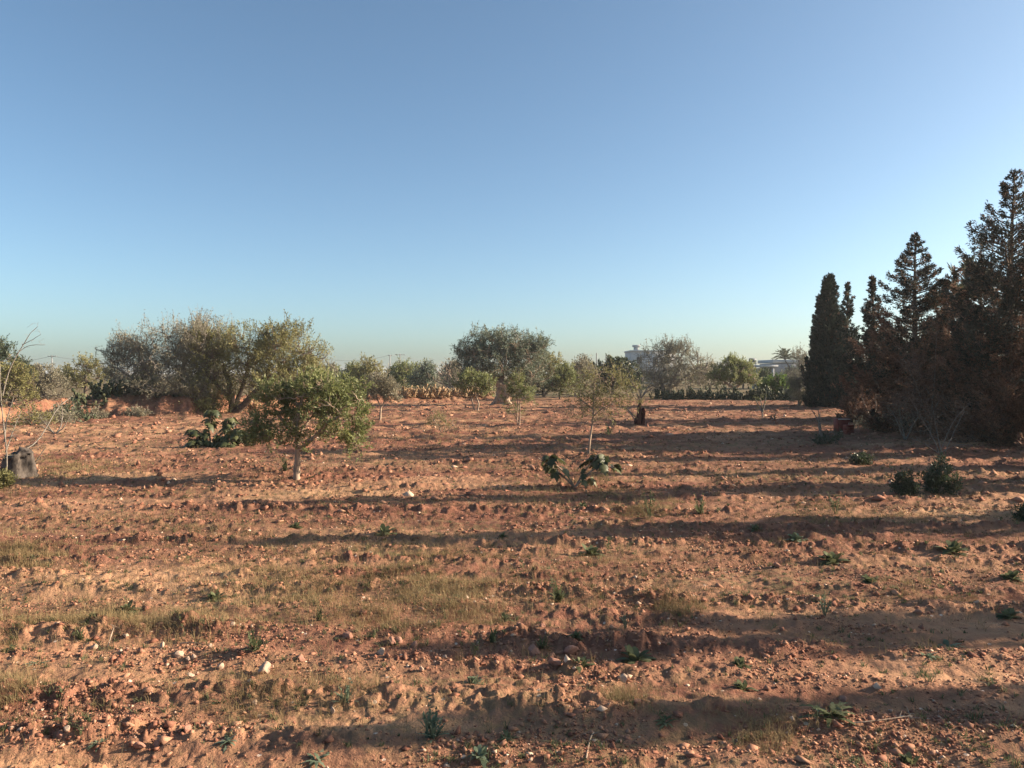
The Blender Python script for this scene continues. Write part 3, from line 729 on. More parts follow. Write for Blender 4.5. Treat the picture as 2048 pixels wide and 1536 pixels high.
conifer(1657, 814, 550, [(0, 1.4), (.15, 1.45), (.4, 1.25), (.65, .85), (.85, .5), (.95, .34), (1, .12)], 'tall dense dark column cypress, the leftmost of the tree row at right', 61,
        n=1300, ang=1.6, quad=0.13, clump=9, sp=.16, dead_mix=.03, gap=-1, jitter=.15, green='cypress_green')
conifer(1636, 812, 600, [(0, .7), (.4, .6), (.8, .35), (1, .05)], 'slim cypress pressed against the left side of the dense column cypress', 62,
        n=620, ang=1.6, quad=0.12, sp=.13, dead_mix=.03, gap=-1, jitter=.2, green='cypress_green')
conifer(1694, 818, 568, [(0, 1.0), (.35, .9), (.6, .6), (.85, .33), (.93, .12), (1, .03)], 'thin pointed cypress just right of the dense column cypress', 63,
        n=900, ang=1.4, quad=0.12, clump=8, sp=.13, dead_mix=.08, gap=.1, green='cypress_green')
conifer(1752, 846, 553, [(0, 1.5), (.3, 1.5), (.5, 1.0), (.62, .6), (.8, .4), (.9, .14), (1, .05)], 'ragged cypress with a thin leaning tip between the column cypress and the brown one', 64, lean=-.2,
        n=1000, ang=.7, quad=0.095, clump=9, sp=.13, dead_below=.35, dead_mix=.15)
conifer(1828, 868, 466, [(0, 1.6), (.2, 2.0), (.45, 1.8), (.6, 1.3), (.75, .95), (.9, .5), (1, .06)], 'half-dead brown cypress with a pointed ragged top standing against the sky', 65,
        n=1100, ang=.4, quad=0.078, clump=9, sp=.11, dead_below=.62, dead_mix=.25, gap=.2)
conifer(1905, 872, 538, [(0, 1.2), (.4, 1.25), (.7, .8), (.9, .4), (1, .15)], 'shorter reddish-brown dead cypress between the two tallest cypresses', 66,
        n=930, ang=.5, quad=0.078, clump=8, sp=.12, dead_below=.9, dead_mix=.5, gap=.25)
conifer(2010, 888, 342, [(0, 1.5), (.2, 1.8), (.45, 1.6), (.62, 1.3), (.75, 1.25), (.86, .9), (.92, .45), (1, .2)], 'tallest open brown-green cypress at the right edge', 67, lean=.22,
        n=1300, ang=.6, quad=0.072, clump=9, sp=.10, dead_below=.55, dead_mix=.2, gap=.25)
conifer(1960, 876, 520, [(0, 1.2), (.4, 1.3), (.7, .95), (.9, .6), (1, .25)], 'dark bushy cypress just left of the tallest one', 68,
        n=1050, ang=.6, quad=0.078, clump=9, sp=.12, dead_below=.5, dead_mix=.15, gap=.1)
conifer(2085, 884, 470, [(0, 1.6), (.4, 1.5), (.7, 1.0), (.9, .5), (1, .2)], 'brown dead cypress cut by the right edge of the photo', 69,
        n=1425, ang=.5, quad=0.078, clump=9, sp=.12, dead_below=.8, dead_mix=.35, gap=.1)
conifer(1870, 850, 640, [(0, 1.4), (.4, 1.5), (.7, 1.1), (.9, .6), (1, .2)], 'low dark cypress filling the gap behind the brown cypress', 70,
        n=900, ang=.5, quad=0.085, clump=9, sp=.13, dead_below=.6, dead_mix=.25, gap=.1)
conifer(1775, 840, 650, [(0, 1.4), (.4, 1.4), (.7, 1.0), (.9, .5), (1, .15)], 'low dark cypress behind the ragged cypress', 71,
        n=780, ang=.6, quad=0.09, clump=9, sp=.13, dead_below=.4, dead_mix=.1, gap=.1)
# the same row goes on to the right of the picture and shades the field
ROW = 'cypresses of the row beyond the right edge'
for k, (x, y, h, r) in enumerate([(15.0, 20.9, 5.2, .8), (13.6, 18.0, 4.6, .6), (12.9, 15.2, 6.4, .85), (11.9, 11.8, 5.6, .75), (11.4, 7.65, 4.5, .65), (11.2, 6.1, 4.6, .34), (10.7, 4.9, 4.0, .4), (10.6, 3.6, 4.5, .5), (10.3, 2.3, 4.4, .6)]):
    conifer(0, 0, 0, [(0, r), (.3, r * 1.15), (.6, r * .85), (.85, r * .5), (1, .1)], 'brown cypress of the row beyond the right edge', 80 + k, loc=(x, y), height=h,
            n=420, ang=.7, quad=0.13, clump=9, sp=.15, dead_below=.5, dead_mix=.2, gap=.1, group=ROW)

# palms
def palm(bx, dist, top, label, seed, flen, nf=34):
    x, y, z, s = at_distance(bx, dist)
    hgt = (YH - top) * s + H - z
    e = empty('palm_tree', (x, y, z), label, 'palm tree')
    rng = np.random.default_rng(seed)
    t = MB(4); tube(t, sweep_smooth([(0, 0, -.1), (.06, 0, hgt * .5), (0, 0, hgt - flen * .45)], 12), np.linspace(.24, .2, 12), 9, .5, .05, rng)
    t.build('trunk', M['bark'], e, smooth=True)
    top0 = np.array([0, 0, hgt - flen * .5])
    for k in range(nf):
        az = rng.uniform(0, 2 * math.pi); el = rng.uniform(-.3, 1.35)
        d = np.array([math.cos(az) * math.cos(el), math.sin(az) * math.cos(el), math.sin(el)])
        L = flen * rng.uniform(.8, 1.1)
        p = sweep_smooth([top0, top0 + d * L * .55 + np.array([0, 0, .05 * L]), top0 + d * L - np.array([0, 0, L * .28 * math.cos(el)])], 12)
        mb = MB(4); tube(mb, p, np.linspace(.025, .006, 12), 3)
        m = 44; tt = np.linspace(.12, 1, m) * 10.99; a = tt.astype(int); q = p[a] * (1 - (tt - a))[:, None] + p[np.minimum(a + 1, 11)] * (tt - a)[:, None]
        tan = p[np.minimum(a + 1, 11)] - p[a]; tan /= np.linalg.norm(tan, axis=1)[:, None] + 1e-9
        side = np.cross(tan, [0, 0, 1.]); side /= np.linalg.norm(side, axis=1)[:, None] + 1e-9
        for sg in (-1, 1):
            leaves(mb, q, side * sg * .8 + tan * .7 + np.array([0, 0, .25]) + rng.normal(size=(m, 3)) * .08, flen * .18, flen * .022, rng)
        mb.build('frond', M['palm'], e)
palm(1570, 125, 704, 'small palm crown showing above the flat roofed house', 5, 2.2)
palm(1925, 37, 560, 'palm whose fronds stick out between the dead cypresses at right', 6, 2.3, 30)

# ------------------------------------------------------------------ fig shrubs with big lobed leaves
def fig_leaf(mb, pos, d, nrm, size, rng, v):
    """five-lobed leaf as a fan of quads around the stalk point"""
    d = d / np.linalg.norm(d); s = np.cross(nrm, d); s /= np.linalg.norm(s) + 1e-9; n = np.cross(d, s)
    out = [(0, 0), (.34, -.02), (.44, .30), (.26, .36), (.46, .66), (.2, .62), (0, 1.0), (-.2, .62), (-.46, .66), (-.26, .36), (-.44, .30), (-.34, -.02)]
    P = [pos + (s * a + d * b - n * (abs(a) * .35 + b * b * .25)) * size for a, b in out]
    c = pos + d * size * .4
    V = [c] + P
    f = [(0, i, i + 1, i + 2 if i + 2 <= 12 else 1) for i in range(1, 12, 2)]
    mb.add(V, f, v)

def fig_shrub(label, bx, by, stems, seed, per=12, size=.2, wood='bark_pale', tmin=.15):
    x, y, z, s = place(bx, by)
    rng = np.random.default_rng(seed)
    e = empty('fig_shrub', (x, y, z - .02), label, 'fig shrub')
    wmb = MB(4); lmb = MB(4)
    for pts, off, nl in stems:
        n = len(pts)
        P = sweep_smooth([((p[0] - bx) * s, off * i / (n - 1), (by - p[1]) * s) for i, p in enumerate(pts)], 10)
        tube(wmb, P, np.linspace(2.2 * s, .9 * s, 10), 6, .5, .08, rng)
        for k in range(nl):
            t = rng.uniform(tmin, 1.0) * 8.99; a = int(t); q = P[a] * (1 - t + a) + P[a + 1] * (t - a)
            az = rng.uniform(0, 2 * math.pi)
            d = np.array([math.cos(az), math.sin(az), rng.uniform(-1.0, .1)])
            st = q + np.array([math.cos(az), math.sin(az) * .8, 0]) * size * rng.uniform(.25, .8) + np.array([0, 0, size * rng.uniform(-.1, .45)])
            tube(wmb, [q, (q + st) / 2 + [0, 0, .02], st], [.005, .004, .003], 3)
            nr = np.array([rng.normal() * .35, rng.normal() * .35, 1.0]) + np.array([math.cos(az), math.sin(az), 0]) * .5
            fig_leaf(lmb, st, np.array([math.cos(az) * .75, math.sin(az) * .75, -rng.uniform(.15, 1.1)]), nr, size * rng.uniform(.6, 1.15), rng, rng.uniform())
    wmb.build('stems', M[wood], e, smooth=True); lmb.build('leaves', M['fig'], e)
fig_shrub('low fig shrub with big drooping leaves in the middle of the field', 1150, 976,
          [([(1150, 976), (1135, 952), (1112, 930), (1088, 912)], -.1, 13), ([(1150, 976), (1128, 955), (1104, 940), (1090, 930)], .15, 8), ([(1150, 976), (1168, 945), (1186, 925), (1198, 908)], .1, 16), ([(1150, 976), (1182, 942), (1208, 930), (1226, 936)], -.1, 12), ([(1152, 974), (1164, 958), (1180, 946)], -.2, 4), ([(1186, 930), (1205, 918), (1218, 916)], .1, 6), ([(1150, 976), (1118, 945), (1076, 916)], .0, 7)], 91, size=.22, tmin=.45)
fig_shrub('wide dark fig shrub left of the young olive', 425, 893,
          [([(425, 893), (418, 860), (422, 835), (425, 818)], 0, 26), ([(425, 893), (405, 880), (395, 865), (388, 858)], -.2, 40), ([(430, 893), (440, 870), (452, 845), (462, 830)], .2, 40),
           ([(430, 893), (450, 880), (470, 865), (480, 858)], -.2, 45), ([(425, 893), (400, 885), (384, 878)], .1, 30), ([(435, 893), (470, 880), (498, 870)], .3, 40), ([(430, 893), (445, 885), (470, 882)], -.3, 28), ([(425, 893), (400, 880), (395, 885)], -.3, 26)], 92, size=.245)

# ------------------------------------------------------------------ prickly pear clumps
def pear(loc, seed, w, h, npad, mat, label, group, pad=.105):
    rng = np.random.default_rng(seed)
    mb = MB(4)
    sides = 12
    def padmesh(c, d, nrm, r):
        d = d / np.linalg.norm(d); s = np.cross(nrm, d); s /= np.linalg.norm(s) + 1e-9; n = np.cross(d, s)
        V = []; 
        for ring, (rr, th) in enumerate([(.0, .16), (.7, .13), (1., .0), (.7, -.13), (0, -.16)]):
            for k in range(sides):
                a = 2 * math.pi * k / sides
                V.append(c + d * r * (1 + rr * math.cos(a) * 1.0) + s * r * rr * math.sin(a) * .72 * (1 + .15 * math.cos(a)) + n * r * th)
        f = []
        for g in range(4):
            for k in range(sides): f.append((g * sides + k, g * sides + (k + 1) % sides, (g + 1) * sides + (k + 1) % sides, (g + 1) * sides + k))
        mb.add(V, f, rng.uniform())
    base = []
    for q in range(9):          # creeping lower pads join the clump into one plant
        c0 = np.array([-w + 2 * w * q / 8, .25 * w * math.sin(q * 1.7), .02]); base.append((c0, np.array([0, 0, 1.])))
        padmesh(c0 - np.array([pad * 1.1, 0, -.03]), np.array([1, 0, .12]), np.array([0, .3, 1.]), max(pad * 1.25, w / 6.2))
    pts = list(base); n = 0
    while n < npad:
        i = rng.integers(0, len(pts)); c, d = pts[i]
        if c[2] > h * .85: 
            if rng.uniform() < .8: continue
        nd = d * .4 + np.array([rng.normal() * .55, rng.normal() * .55, .85]); nd /= np.linalg.norm(nd)
        r = pad * rng.uniform(.7, 1.15)
        nr = rng.normal(size=3)
        padmesh(c, nd, nr, r); pts.append((c + nd * 2 * r * .93, nd)); n += 1
    o = mb.build('prickly_pear', mat, loc=loc, smooth=True)
    tag(o, label, 'cactus', group)
rs = np.random.default_rng(7)
g1 = 'prickly pears on the sandy bank left of the old olive'
for k, px in enumerate(np.linspace(800, 985, 17)):
    x, y = ray_ground(px, 804); s = (np.interp(x, _bx, _by) + 1.6 + rs.uniform(-.3, .5)); x = (px - 1024) / F * s
    pear((x, s, gz(x, s) - .05), 200 + k, 1.0, 0.62, 150, M['cactus'], 'pale orange-brown prickly pear in the row on the sandy bank left of the old olive', g1)
g2 = 'prickly pears in the dark hedge at the back right'
for k, px in enumerate(np.linspace(1322, 1625, 26)):
    d = 64.5 - (px - 1322) * .012 + rs.uniform(-.4, .4); x = (px - 1024) / F * d
    pear((x, d, gz(x, d) - .05), 240 + k, .85, 1.3, 130, M['cactus_dark'], 'dark prickly pear in the low hedge at the back right of the field', g2)
g3 = 'prickly pears on the bank under the grey olive at left'
for k, px in enumerate(np.linspace(140, 300, 11)):
    x0 = (px - 1024) / F * 40; d = np.interp(x0, _bx, _by) + 2.3 + rs.uniform(-.2, .6); x = (px - 1024) / F * d
    pear((x, d, gz(x, d) - .05), 280 + k, .7, .8, 100, M['cactus_dark'], 'dark prickly pear on the bank under the grey olive at left', g3)
g4 = 'prickly pears on the bank behind the big olive trunks'
for k, px in enumerate(np.linspace(500, 640, 8)):
    x0 = (px - 1024) / F * 46; d = np.interp(x0, _bx, _by) + 1.7; x = (px - 1024) / F * d
    pear((x, d, gz(x, d) - .05), 300 + k, .7, .55, 90, M['cactus'], 'low prickly pear on the red bank behind the big olive trunks', g4)

# ------------------------------------------------------------------ bare shrubs, stump, saplings
def bare(name, label, bx, by, stems, seed, n_tw=60, r=(1.6, .6), spread=14, wood='twig', cat='shrub', leafm=None, lv=0, ll=.05, lw=.02, dist=None, lumps=None, twr=.003, group=None):
    if dist: x, y, z, s = at_distance(bx, dist); byy = YH + (H - z) / s
    else: x, y, z, s = place(bx, by); byy = by
    tr = Tree(seed)
    for t in stems:
        pts = t[0]; off = t[1] if len(t) > 1 else 0; rr = t[2] if len(t) > 2 else r
        n = len(pts)
        tr.limb([((p[0] - bx) * s, off * i / (n - 1), (byy - p[1]) * s) for i, p in enumerate(pts)], rr[0] * s, rr[1] * s, 6, 9, .05, .3 * s)
    if n_tw:
        nd = np.array(tr.nodes)
        idx = tr.rng.integers(0, len(nd), n_tw)
        tg = nd[idx] + tr.rng.normal(size=(n_tw, 3)) * spread * s * np.array([.7, .7, .5]) + np.array([0, 0, spread * s * .5])
        tg = tg[tg[:, 2] > 0.03]
        tips = tr.grow(tg, twr, 3, 4, .05)
        if lv:
            P = []; D = []
            for p in tips:
                u = tr.rng.uniform(.2, 1.05, lv)[:, None]
                P.append(p[0] + (p[-1] - p[0]) * u + tr.rng.normal(size=(lv, 3)) * ll * .4); D.append(tr.rng.normal(size=(lv, 3)) + [0, 0, .5])
            leaves(tr.leaf, np.vstack(P), np.vstack(D), ll, lw, tr.rng)
    if lumps:
        leafy(tr, px_lumps(bx, byy, s, lumps), *([30, 160, lv or 14, ll, lw, .1]), r_tip=.003)
    return finish_tree(tr, name, (x, y, z - .03), label, cat, group, M[wood], M[leafm] if leafm else None, woodname='stems', crown='foliage')

# pruned olive stump with bare shoots
def pruned():
    bx, by = 1280, 854
    x, y, z, s = place(bx, by)
    e = empty('pruned_tree', (x, y, z - .04), 'cut back dark tree stump with pale bare shoots right of the tall sapling', 'pruned tree')
    rng = np.random.default_rng(3)
    c = lambda pts, offs: [((p[0] - bx) * s, o, (by - p[1]) * s) for p, o in zip(pts, offs)]
    mb = MB(4)
    tube(mb, sweep_smooth(c([(1274, 858), (1277, 840), (1279, 820), (1281, 800)], (0, 0, .02, .05)), 12), np.linspace(6, 3.2, 12) * s, 10, .5, .16, rng)
    tube(mb, sweep_smooth(c([(1284, 858), (1286, 840), (1287, 825), (1285, 820)], (.05, .1, .05, .0)), 10), np.linspace(5, 3, 10) * s, 9, .5, .2, rng)
    tube(mb, sweep_smooth(c([(1270, 856), (1271, 846), (1275, 838)], (-.1, -.1, 0)), 8), np.linspace(3, 3.5, 8) * s, 8, .5, .2, rng)
    mb.build('stump', M['bark_dark'], e, smooth=True)
    tr = Tree(33)
    for pts, off in [([(1280, 805), (1272, 785), (1262, 760), (1256, 740)], .2), ([(1281, 802), (1278, 785), (1270, 770)], -.3), ([(1282, 802), (1290, 785), (1305, 765), (1312, 742)], .1), ([(1281, 800), (1284, 775), (1290, 755)], .4),
                     ([(1280, 802), (1290, 788), (1300, 780), (1312, 770)], -.3), ([(1274, 838), (1255, 822), (1240, 812), (1228, 806)], -.2), ([(1272, 845), (1262, 830), (1250, 820)], .3), ([(1280, 805), (1268, 795), (1258, 770)], .0)]:
        n = len(pts)
        tr.limb([((p[0] - bx) * s, off * i / (n - 1), (by - p[1]) * s) for i, p in enumerate(pts)], 1.6 * s, .5 * s, 5, 9, .05, .3 * s)
    nd = np.array(tr.nodes); tg = nd[tr.rng.integers(0, len(nd), 90)] + tr.rng.normal(size=(90, 3)) * 9 * s + np.array([0, 0, 5 * s])
    tr.grow(tg, .004, 3, 4, .02)
    tr.wood.build('shoots', M['twig'], e, smooth=True)
pruned()

bare('shrub', 'shrub with pale bare stems above dark leaves left of the red box', 1648, 890,
     [([(1648, 890), (1642, 865), (1636, 840), (1622, 818)], 0), ([(1645, 880), (1640, 850), (1646, 822)], .2), ([(1644, 870), (1638, 845), (1634, 820)], -.1)], 101, n_tw=60, spread=9, leafm='dark', lv=0, ll=.045, lw=.025,
     lumps=[(1652, 878, 22, 14, 1), (1668, 870, 14, 12, .5), (1640, 880, 12, 10, .3)], twr=.003)
bare('shrub', 'low dark leafy shrub at the foot of the field near the right edge', 1882, 988, [([(1882, 988), (1880, 965), (1876, 940)], 0), ([(1882, 988), (1890, 965), (1900, 945)], .1), ([(1882, 988), (1868, 968), (1862, 950)], -.1)],
     102, n_tw=40, spread=10, leafm='dark', ll=.05, lw=.028, lv=18, lumps=[(1880, 955, 30, 28, 2), (1900, 965, 20, 18, .7), (1868, 972, 22, 16, .7), (1884, 925, 14, 14, .4)], twr=.002)
bare('shrub', 'smaller dark shrub just left of the leafy shrub near the right edge', 1815, 990, [([(1815, 990), (1806, 970), (1800, 945)], 0), ([(1815, 990), (1822, 965), (1830, 945)], .1)],
     103, n_tw=40, spread=10, leafm='dark', ll=.045, lw=.025, lv=14, lumps=[(1812, 974, 20, 14, 1.4), (1800, 955, 14, 14, .3)], twr=.002)
bare('shrub', 'small dark tuft-like shrub in the furrows right of centre', 1722, 926, [([(1722, 926), (1716, 915), (1710, 908)], 0), ([(1722, 926), (1728, 915), (1735, 910)], 0)],
     104, n_tw=10, spread=6, leafm='dark', ll=.05, lw=.028, lv=13, lumps=[(1722, 917, 17, 8, 1)], twr=.002)
bare('sapling', 'bare little sapling at the back right, in front of the cactus hedge', 1525, 838, [([(1525, 838), (1524, 820), (1520, 795)], 0), ([(1525, 825), (1530, 808), (1533, 795)], .1), ([(1525, 828), (1517, 812), (1512, 800)], .1)],
     105, n_tw=40, spread=7, leafm='olive', lv=3, ll=.06, lw=.03, cat='sapling')
bare('sapling', 'tiny dark sapling below and right of the bare little sapling', 1550, 844, [([(1550, 844), (1549, 835), (1552, 825)], 0), ([(1550, 844), (1545, 836), (1540, 832)], 0)], 106, n_tw=24, spread=5, leafm='dark', lv=5, ll=.06, lw=.03, cat='sapling')
bare('bush', 'tangled bare grey bush under the dead cypresses at right', 1880, 905, [([(1880, 905), (1868, 870), (1850, 835), (1835, 805)], .2), ([(1880, 905), (1890, 865), (1905, 830), (1930, 800)], -.2), ([(1885, 905), (1880, 860), (1878, 815)], .3),
     ([(1880, 900), (1910, 885), (1945, 885)], 0), ([(1876, 900), (1845, 880), (1820, 870)], 0), ([(1890, 900), (1920, 850), (1945, 820)], .4)], 107, n_tw=600, spread=22, r=(1.0, .4), cat='bush', twr=.0025)
bare('bush', 'thin grey bush left of the tangled bare bush under the cypresses', 1810, 880, [([(1810, 880), (1800, 850), (1790, 820)], .2), ([(1810, 880), (1822, 850), (1830, 830)], -.2), ([(1812, 880), (1808, 850), (1806, 815)], .3)], 108, n_tw=240, spread=18, cat='bush', leafm='olive_grey', lv=3, ll=.05, lw=.018, twr=.003)
bare('bush', 'low grey-green bush behind the red box', 1740, 862, [([(1740, 862), (1730, 850), (1720, 842)], .1), ([(1740, 862), (1750, 848), (1758, 840)], 0)], 109, n_tw=80, spread=12, cat='bush', leafm='olive_grey', lv=14, ll=.06, lw=.025, lumps=[(1740, 850, 30, 12, 1), (1765, 846, 20, 14, .6)])
bare('bush', 'sandy coloured dry bush beside the lower leaves of the brown cypress', 1745, 850, [([(1745, 850), (1735, 820), (1722, 790)], 0), ([(1745, 850), (1752, 815), (1750, 780)], 0), ([(1745, 850), (1728, 830), (1712, 815)], 0)], 110, dist=31, n_tw=200, spread=18, cat='bush', leafm='dead', lv=5, ll=.07, lw=.03)
bare('dead_tree', 'small dry reddish dead tree with fine twigs in front of the brown cypress', 1862, 868, [([(1862, 868), (1866, 820), (1872, 760), (1876, 700), (1880, 660)], .2, (1.3, .4)), ([(1862, 860), (1845, 810), (1825, 760), (1800, 715)], -.2, (1.0, .4)),
     ([(1864, 830), (1885, 790), (1905, 745), (1915, 700)], .3, (.9, .4)), ([(1864, 850), (1840, 830), (1815, 815), (1790, 810)], -.3, (.8, .4)), ([(1868, 800), (1850, 760), (1845, 720)], .4, (.8, .4)), ([(1866, 840), (1890, 825), (1920, 815)], 0, (.8, .4))],
     118, dist=25.5, n_tw=900, spread=26, cat='dead tree', leafm='dead', lv=12, ll=.07, lw=.02, twr=.003, wood='twig')
# left edge
bare('sapling', 'thin leaning bare sapling at the left edge above the stump', 10, 962, [([(8, 962), (14, 930), (12, 880), (4, 800), (2, 720)], 0, (1.8, .8)), ([(12, 900), (20, 860), (30, 820)], .2), ([(10, 880), (4, 840), (10, 790)], .3)],
     111, n_tw=110, spread=22, leafm='olive_yellow', lv=2, ll=.05, lw=.02, cat='sapling', twr=.003)
bare('sapling', 'bare dark branch leaning right over the ground near the left edge', 30, 950, [([(55, 952), (60, 930), (75, 915), (92, 890)], 0, (1.6, .8)), ([(48, 950), (45, 938), (52, 925)], 0, (1.4, .8)), ([(30, 905), (48, 880), (58, 820), (62, 795)], 1.5, (1.5, .8))], 112, n_tw=40, spread=14, cat='sapling', wood='twig', twr=.0025)
bare('shrub', 'dry thorny twigs lying at the foot of the left bank', 110, 868, [([(110, 868), (128, 852), (140, 830)], 0), ([(110, 868), (95, 850), (82, 835)], 0), ([(112, 868), (118, 845), (116, 812)], .3), ([(112, 866), (90, 858), (70, 852)], .3)], 113, n_tw=130, spread=16, leafm='olive_yellow', lv=2, ll=.05, lw=.015, twr=.003)
bare('shrub', 'tall bare branch pointing right above the left edge trees', 5, 790, [([(5, 790), (18, 740), (40, 700), (62, 665), (76, 652)], 0, (1.3, .4)), ([(35, 705), (55, 690), (85, 688)], .2, (.8, .3)), ([(45, 688), (65, 680), (88, 668)], -.2, (.7, .3))], 114, dist=33, n_tw=30, spread=10, cat='dead branch', twr=.004)
bare('shrub', 'dead pale branches piled behind the prickly pears left of the old olive', 905, 775, [([(905, 775), (890, 755), (876, 742)], 0), ([(915, 775), (900, 750), (892, 738)], 0), ([(900, 775), (899, 752), (900, 738)], 0), ([(900, 775), (880, 765), (868, 758)], 0), ([(905, 775), (915, 758), (918, 745)], 0)],
     115, dist=63, n_tw=150, spread=11, r=(1.5, .8), wood='bark_pale', cat='dead branches', twr=.012)

SG = 'scrub bushes on the dark left bank'
for k, (px, off, hh, ww, mt, lab) in enumerate([
    (120, 1.2, .8, 1.1, 'olive_grey', 'grey scrub bush at the left end of the dark bank'), 
    
    (330, 2.2, .8, 1.2, 'dark', 'dark scrub bush behind the trunks of the greyish olive'),
    (375, 1.2, .9, .9, 'olive_grey', 'grey scrub bush at the right end of the dark bank'), (395, .3, .6, .8, 'olive_yellow', 'yellowish scrub bush at the foot of the bank end'),
    (145, .9, .9, 1.0, 'dark', 'dark scrub bush left of the prickly pears on the dark bank'), (190, .2, .45, .9, 'olive_grey', 'short grey scrub at the foot of the dark bank, left part'), 
    (268, .1, .4, .9, 'olive_grey', 'short grey scrub at the foot of the dark bank, middle part'), (60, 2.0, .9, 1.3, 'olive_yellow', 'yellowish scrub bush on the sandy slope at far left')]):
    x0 = (px - 1024) / F * 39; yy = float(np.interp(x0, _bx, _by)) + off; x0 = (px - 1024) / F * yy; zz = gz(x0, yy)
    tr = Tree(900 + k)
    for q in range(5):
        a_ = q * 1.3; tr.limb([(0, 0, -.05), (math.cos(a_) * ww * .2, math.sin(a_) * ww * .2, hh * .35), (math.cos(a_) * ww * .4, math.sin(a_) * ww * .4, hh * .6)], .02, .01, 4, 6)
    leafy(tr, [((0, 0, hh * .5), (ww * .6, ww * .5, hh * .5), 1), ((ww * .4, 0, hh * .35), (ww * .4, ww * .4, hh * .35), .5), ((-ww * .4, -.1, hh * .3), (ww * .4, ww * .4, hh * .3), .5)], 14, 150, 12, .10, .035, .18, r_tip=.005, shoots=14, shoot_len=.3)
    finish_tree(tr, 'scrub_bush', (x0, yy, zz - .05), lab, 'bush', SG, M['twig'], M[mt], woodname='stems', crown='foliage')

def stump():
    x, y, z, s = place(32, 951)
    rng = np.random.default_rng(8)
    e = empty('tree_stump', (x, y, z - .03), 'weathered grey tree stump with a hollow side at the left edge', 'tree stump')
    mb = MB(4); n = 26; rings = 18
    V = []
    for i in range(rings):
        t = i / (rings - 1); hh = .52 * min(1, t * 1.25)
        rr = .27 * (1 + .35 * (1 - t) ** 3) if t < .8 else .27 * (1 - ((t - .8) / .2) ** 2 * .999) * 1.0
        for k in range(n):
            a = 2 * math.pi * k / n
            r = rr * (1 + .16 * math.sin(3 * a + 1) + .10 * math.sin(5 * a + 3 * t) + .07 * math.sin(7 * a + t * 4) + .035 * rng.normal())
            if t < .8 and abs(((a - 4.4 + math.pi) % (2 * math.pi)) - math.pi) < .35: r *= .62
            V.append((r * math.cos(a) + .06 * t, r * math.sin(a), hh + .07 * math.sin(a + 1) * t + (.10 * (1 - (r / .27) ** 2) if t >= .8 else 0) + (.02 * rng.normal() if t > .7 else 0)))
    f = [(i * n + k, i * n + (k + 1) % n, (i + 1) * n + (k + 1) % n, (i + 1) * n + k) for i in range(rings - 1) for k in range(n)]
    mb.add(V, f); mb.build('stump_wood', M['stump'], e, smooth=True)
    r2 = MB(4)
    for a in (.3, 1.6, 2.9, 4.0, 5.2):
        tube(r2, sweep_smooth([(.2 * math.cos(a), .2 * math.sin(a), .16), (.34 * math.cos(a), .34 * math.sin(a), .06), (.5 * math.cos(a + .2), .5 * math.sin(a + .2), -.03)], 7), np.linspace(.08, .03, 7), 7, .5, .1, rng)
    r2.build('roots', M['stump'], e, smooth=True)
stump()
bare('bush', 'low yellow-green bush in front of the stump at the left edge', 4, 976, [([(4, 976), (0, 962), (-4, 952)], 0), ([(4, 976), (10, 962), (14, 952)], 0)], 116, n_tw=14, spread=7, cat='bush', leafm='olive_yellow', lv=22, ll=.05, lw=.02, lumps=[(2, 961, 20, 14, 1)], twr=.002)
bare('bush', 'small dark green bush cut by the right edge of the photo', 2056, 1046, [([(2056, 1046), (2054, 1035), (2052, 1025)], 0)], 117, n_tw=8, spread=5, cat='bush', leafm='dark', lv=18, ll=.045, lw=.025, lumps=[(2055, 1030, 14, 16, 1)], twr=.002)

# ------------------------------------------------------------------ boxes with bevels for built things
def bevel_box(mb, c, size, rz=0.0, a=.5, b=.01):
    cx, cy, cz = c; sx, sy, sz = [q / 2 for q in size]
    b = min(b, sx * .4, sy * .4, sz * .4)
    V = []
    lay = [(-sz, b), (-sz + b, 0), (sz - b, 0), (sz, b)]
    for zz, ins in lay:
        x1, y1 = sx - ins, sy - ins
        for (px, py) in [(x1, y1 - b), (x1 - b, y1), (-x1 + b, y1), (-x1, y1 - b), (-x1, -y1 + b), (-x1 + b, -y1), (x1 - b, -y1), (x1, -y1 + b)]:
            V.append((cx + px * math.cos(rz) - py * math.sin(rz), cy + px * math.sin(rz) + py * math.cos(rz), cz + zz))
    f = [(i * 8 + k, i * 8 + (k + 1) % 8, (i + 1) * 8 + (k + 1) % 8, (i + 1) * 8 + k) for i in range(3) for k in range(8)]
    f += [(24, 25, 26, 27), (24, 27, 28, 31), (28, 29, 30, 31), (3, 2, 1, 0), (7, 4, 3, 0), (7, 6, 5, 4)]
    mb.add(V, f, a)

def one_box(name, mat, parent, c, size, rz=0.0, b=.01):
    mb = MB(4); bevel_box(mb, c, size, rz, .5, b); return mb.build(name, mat, parent)

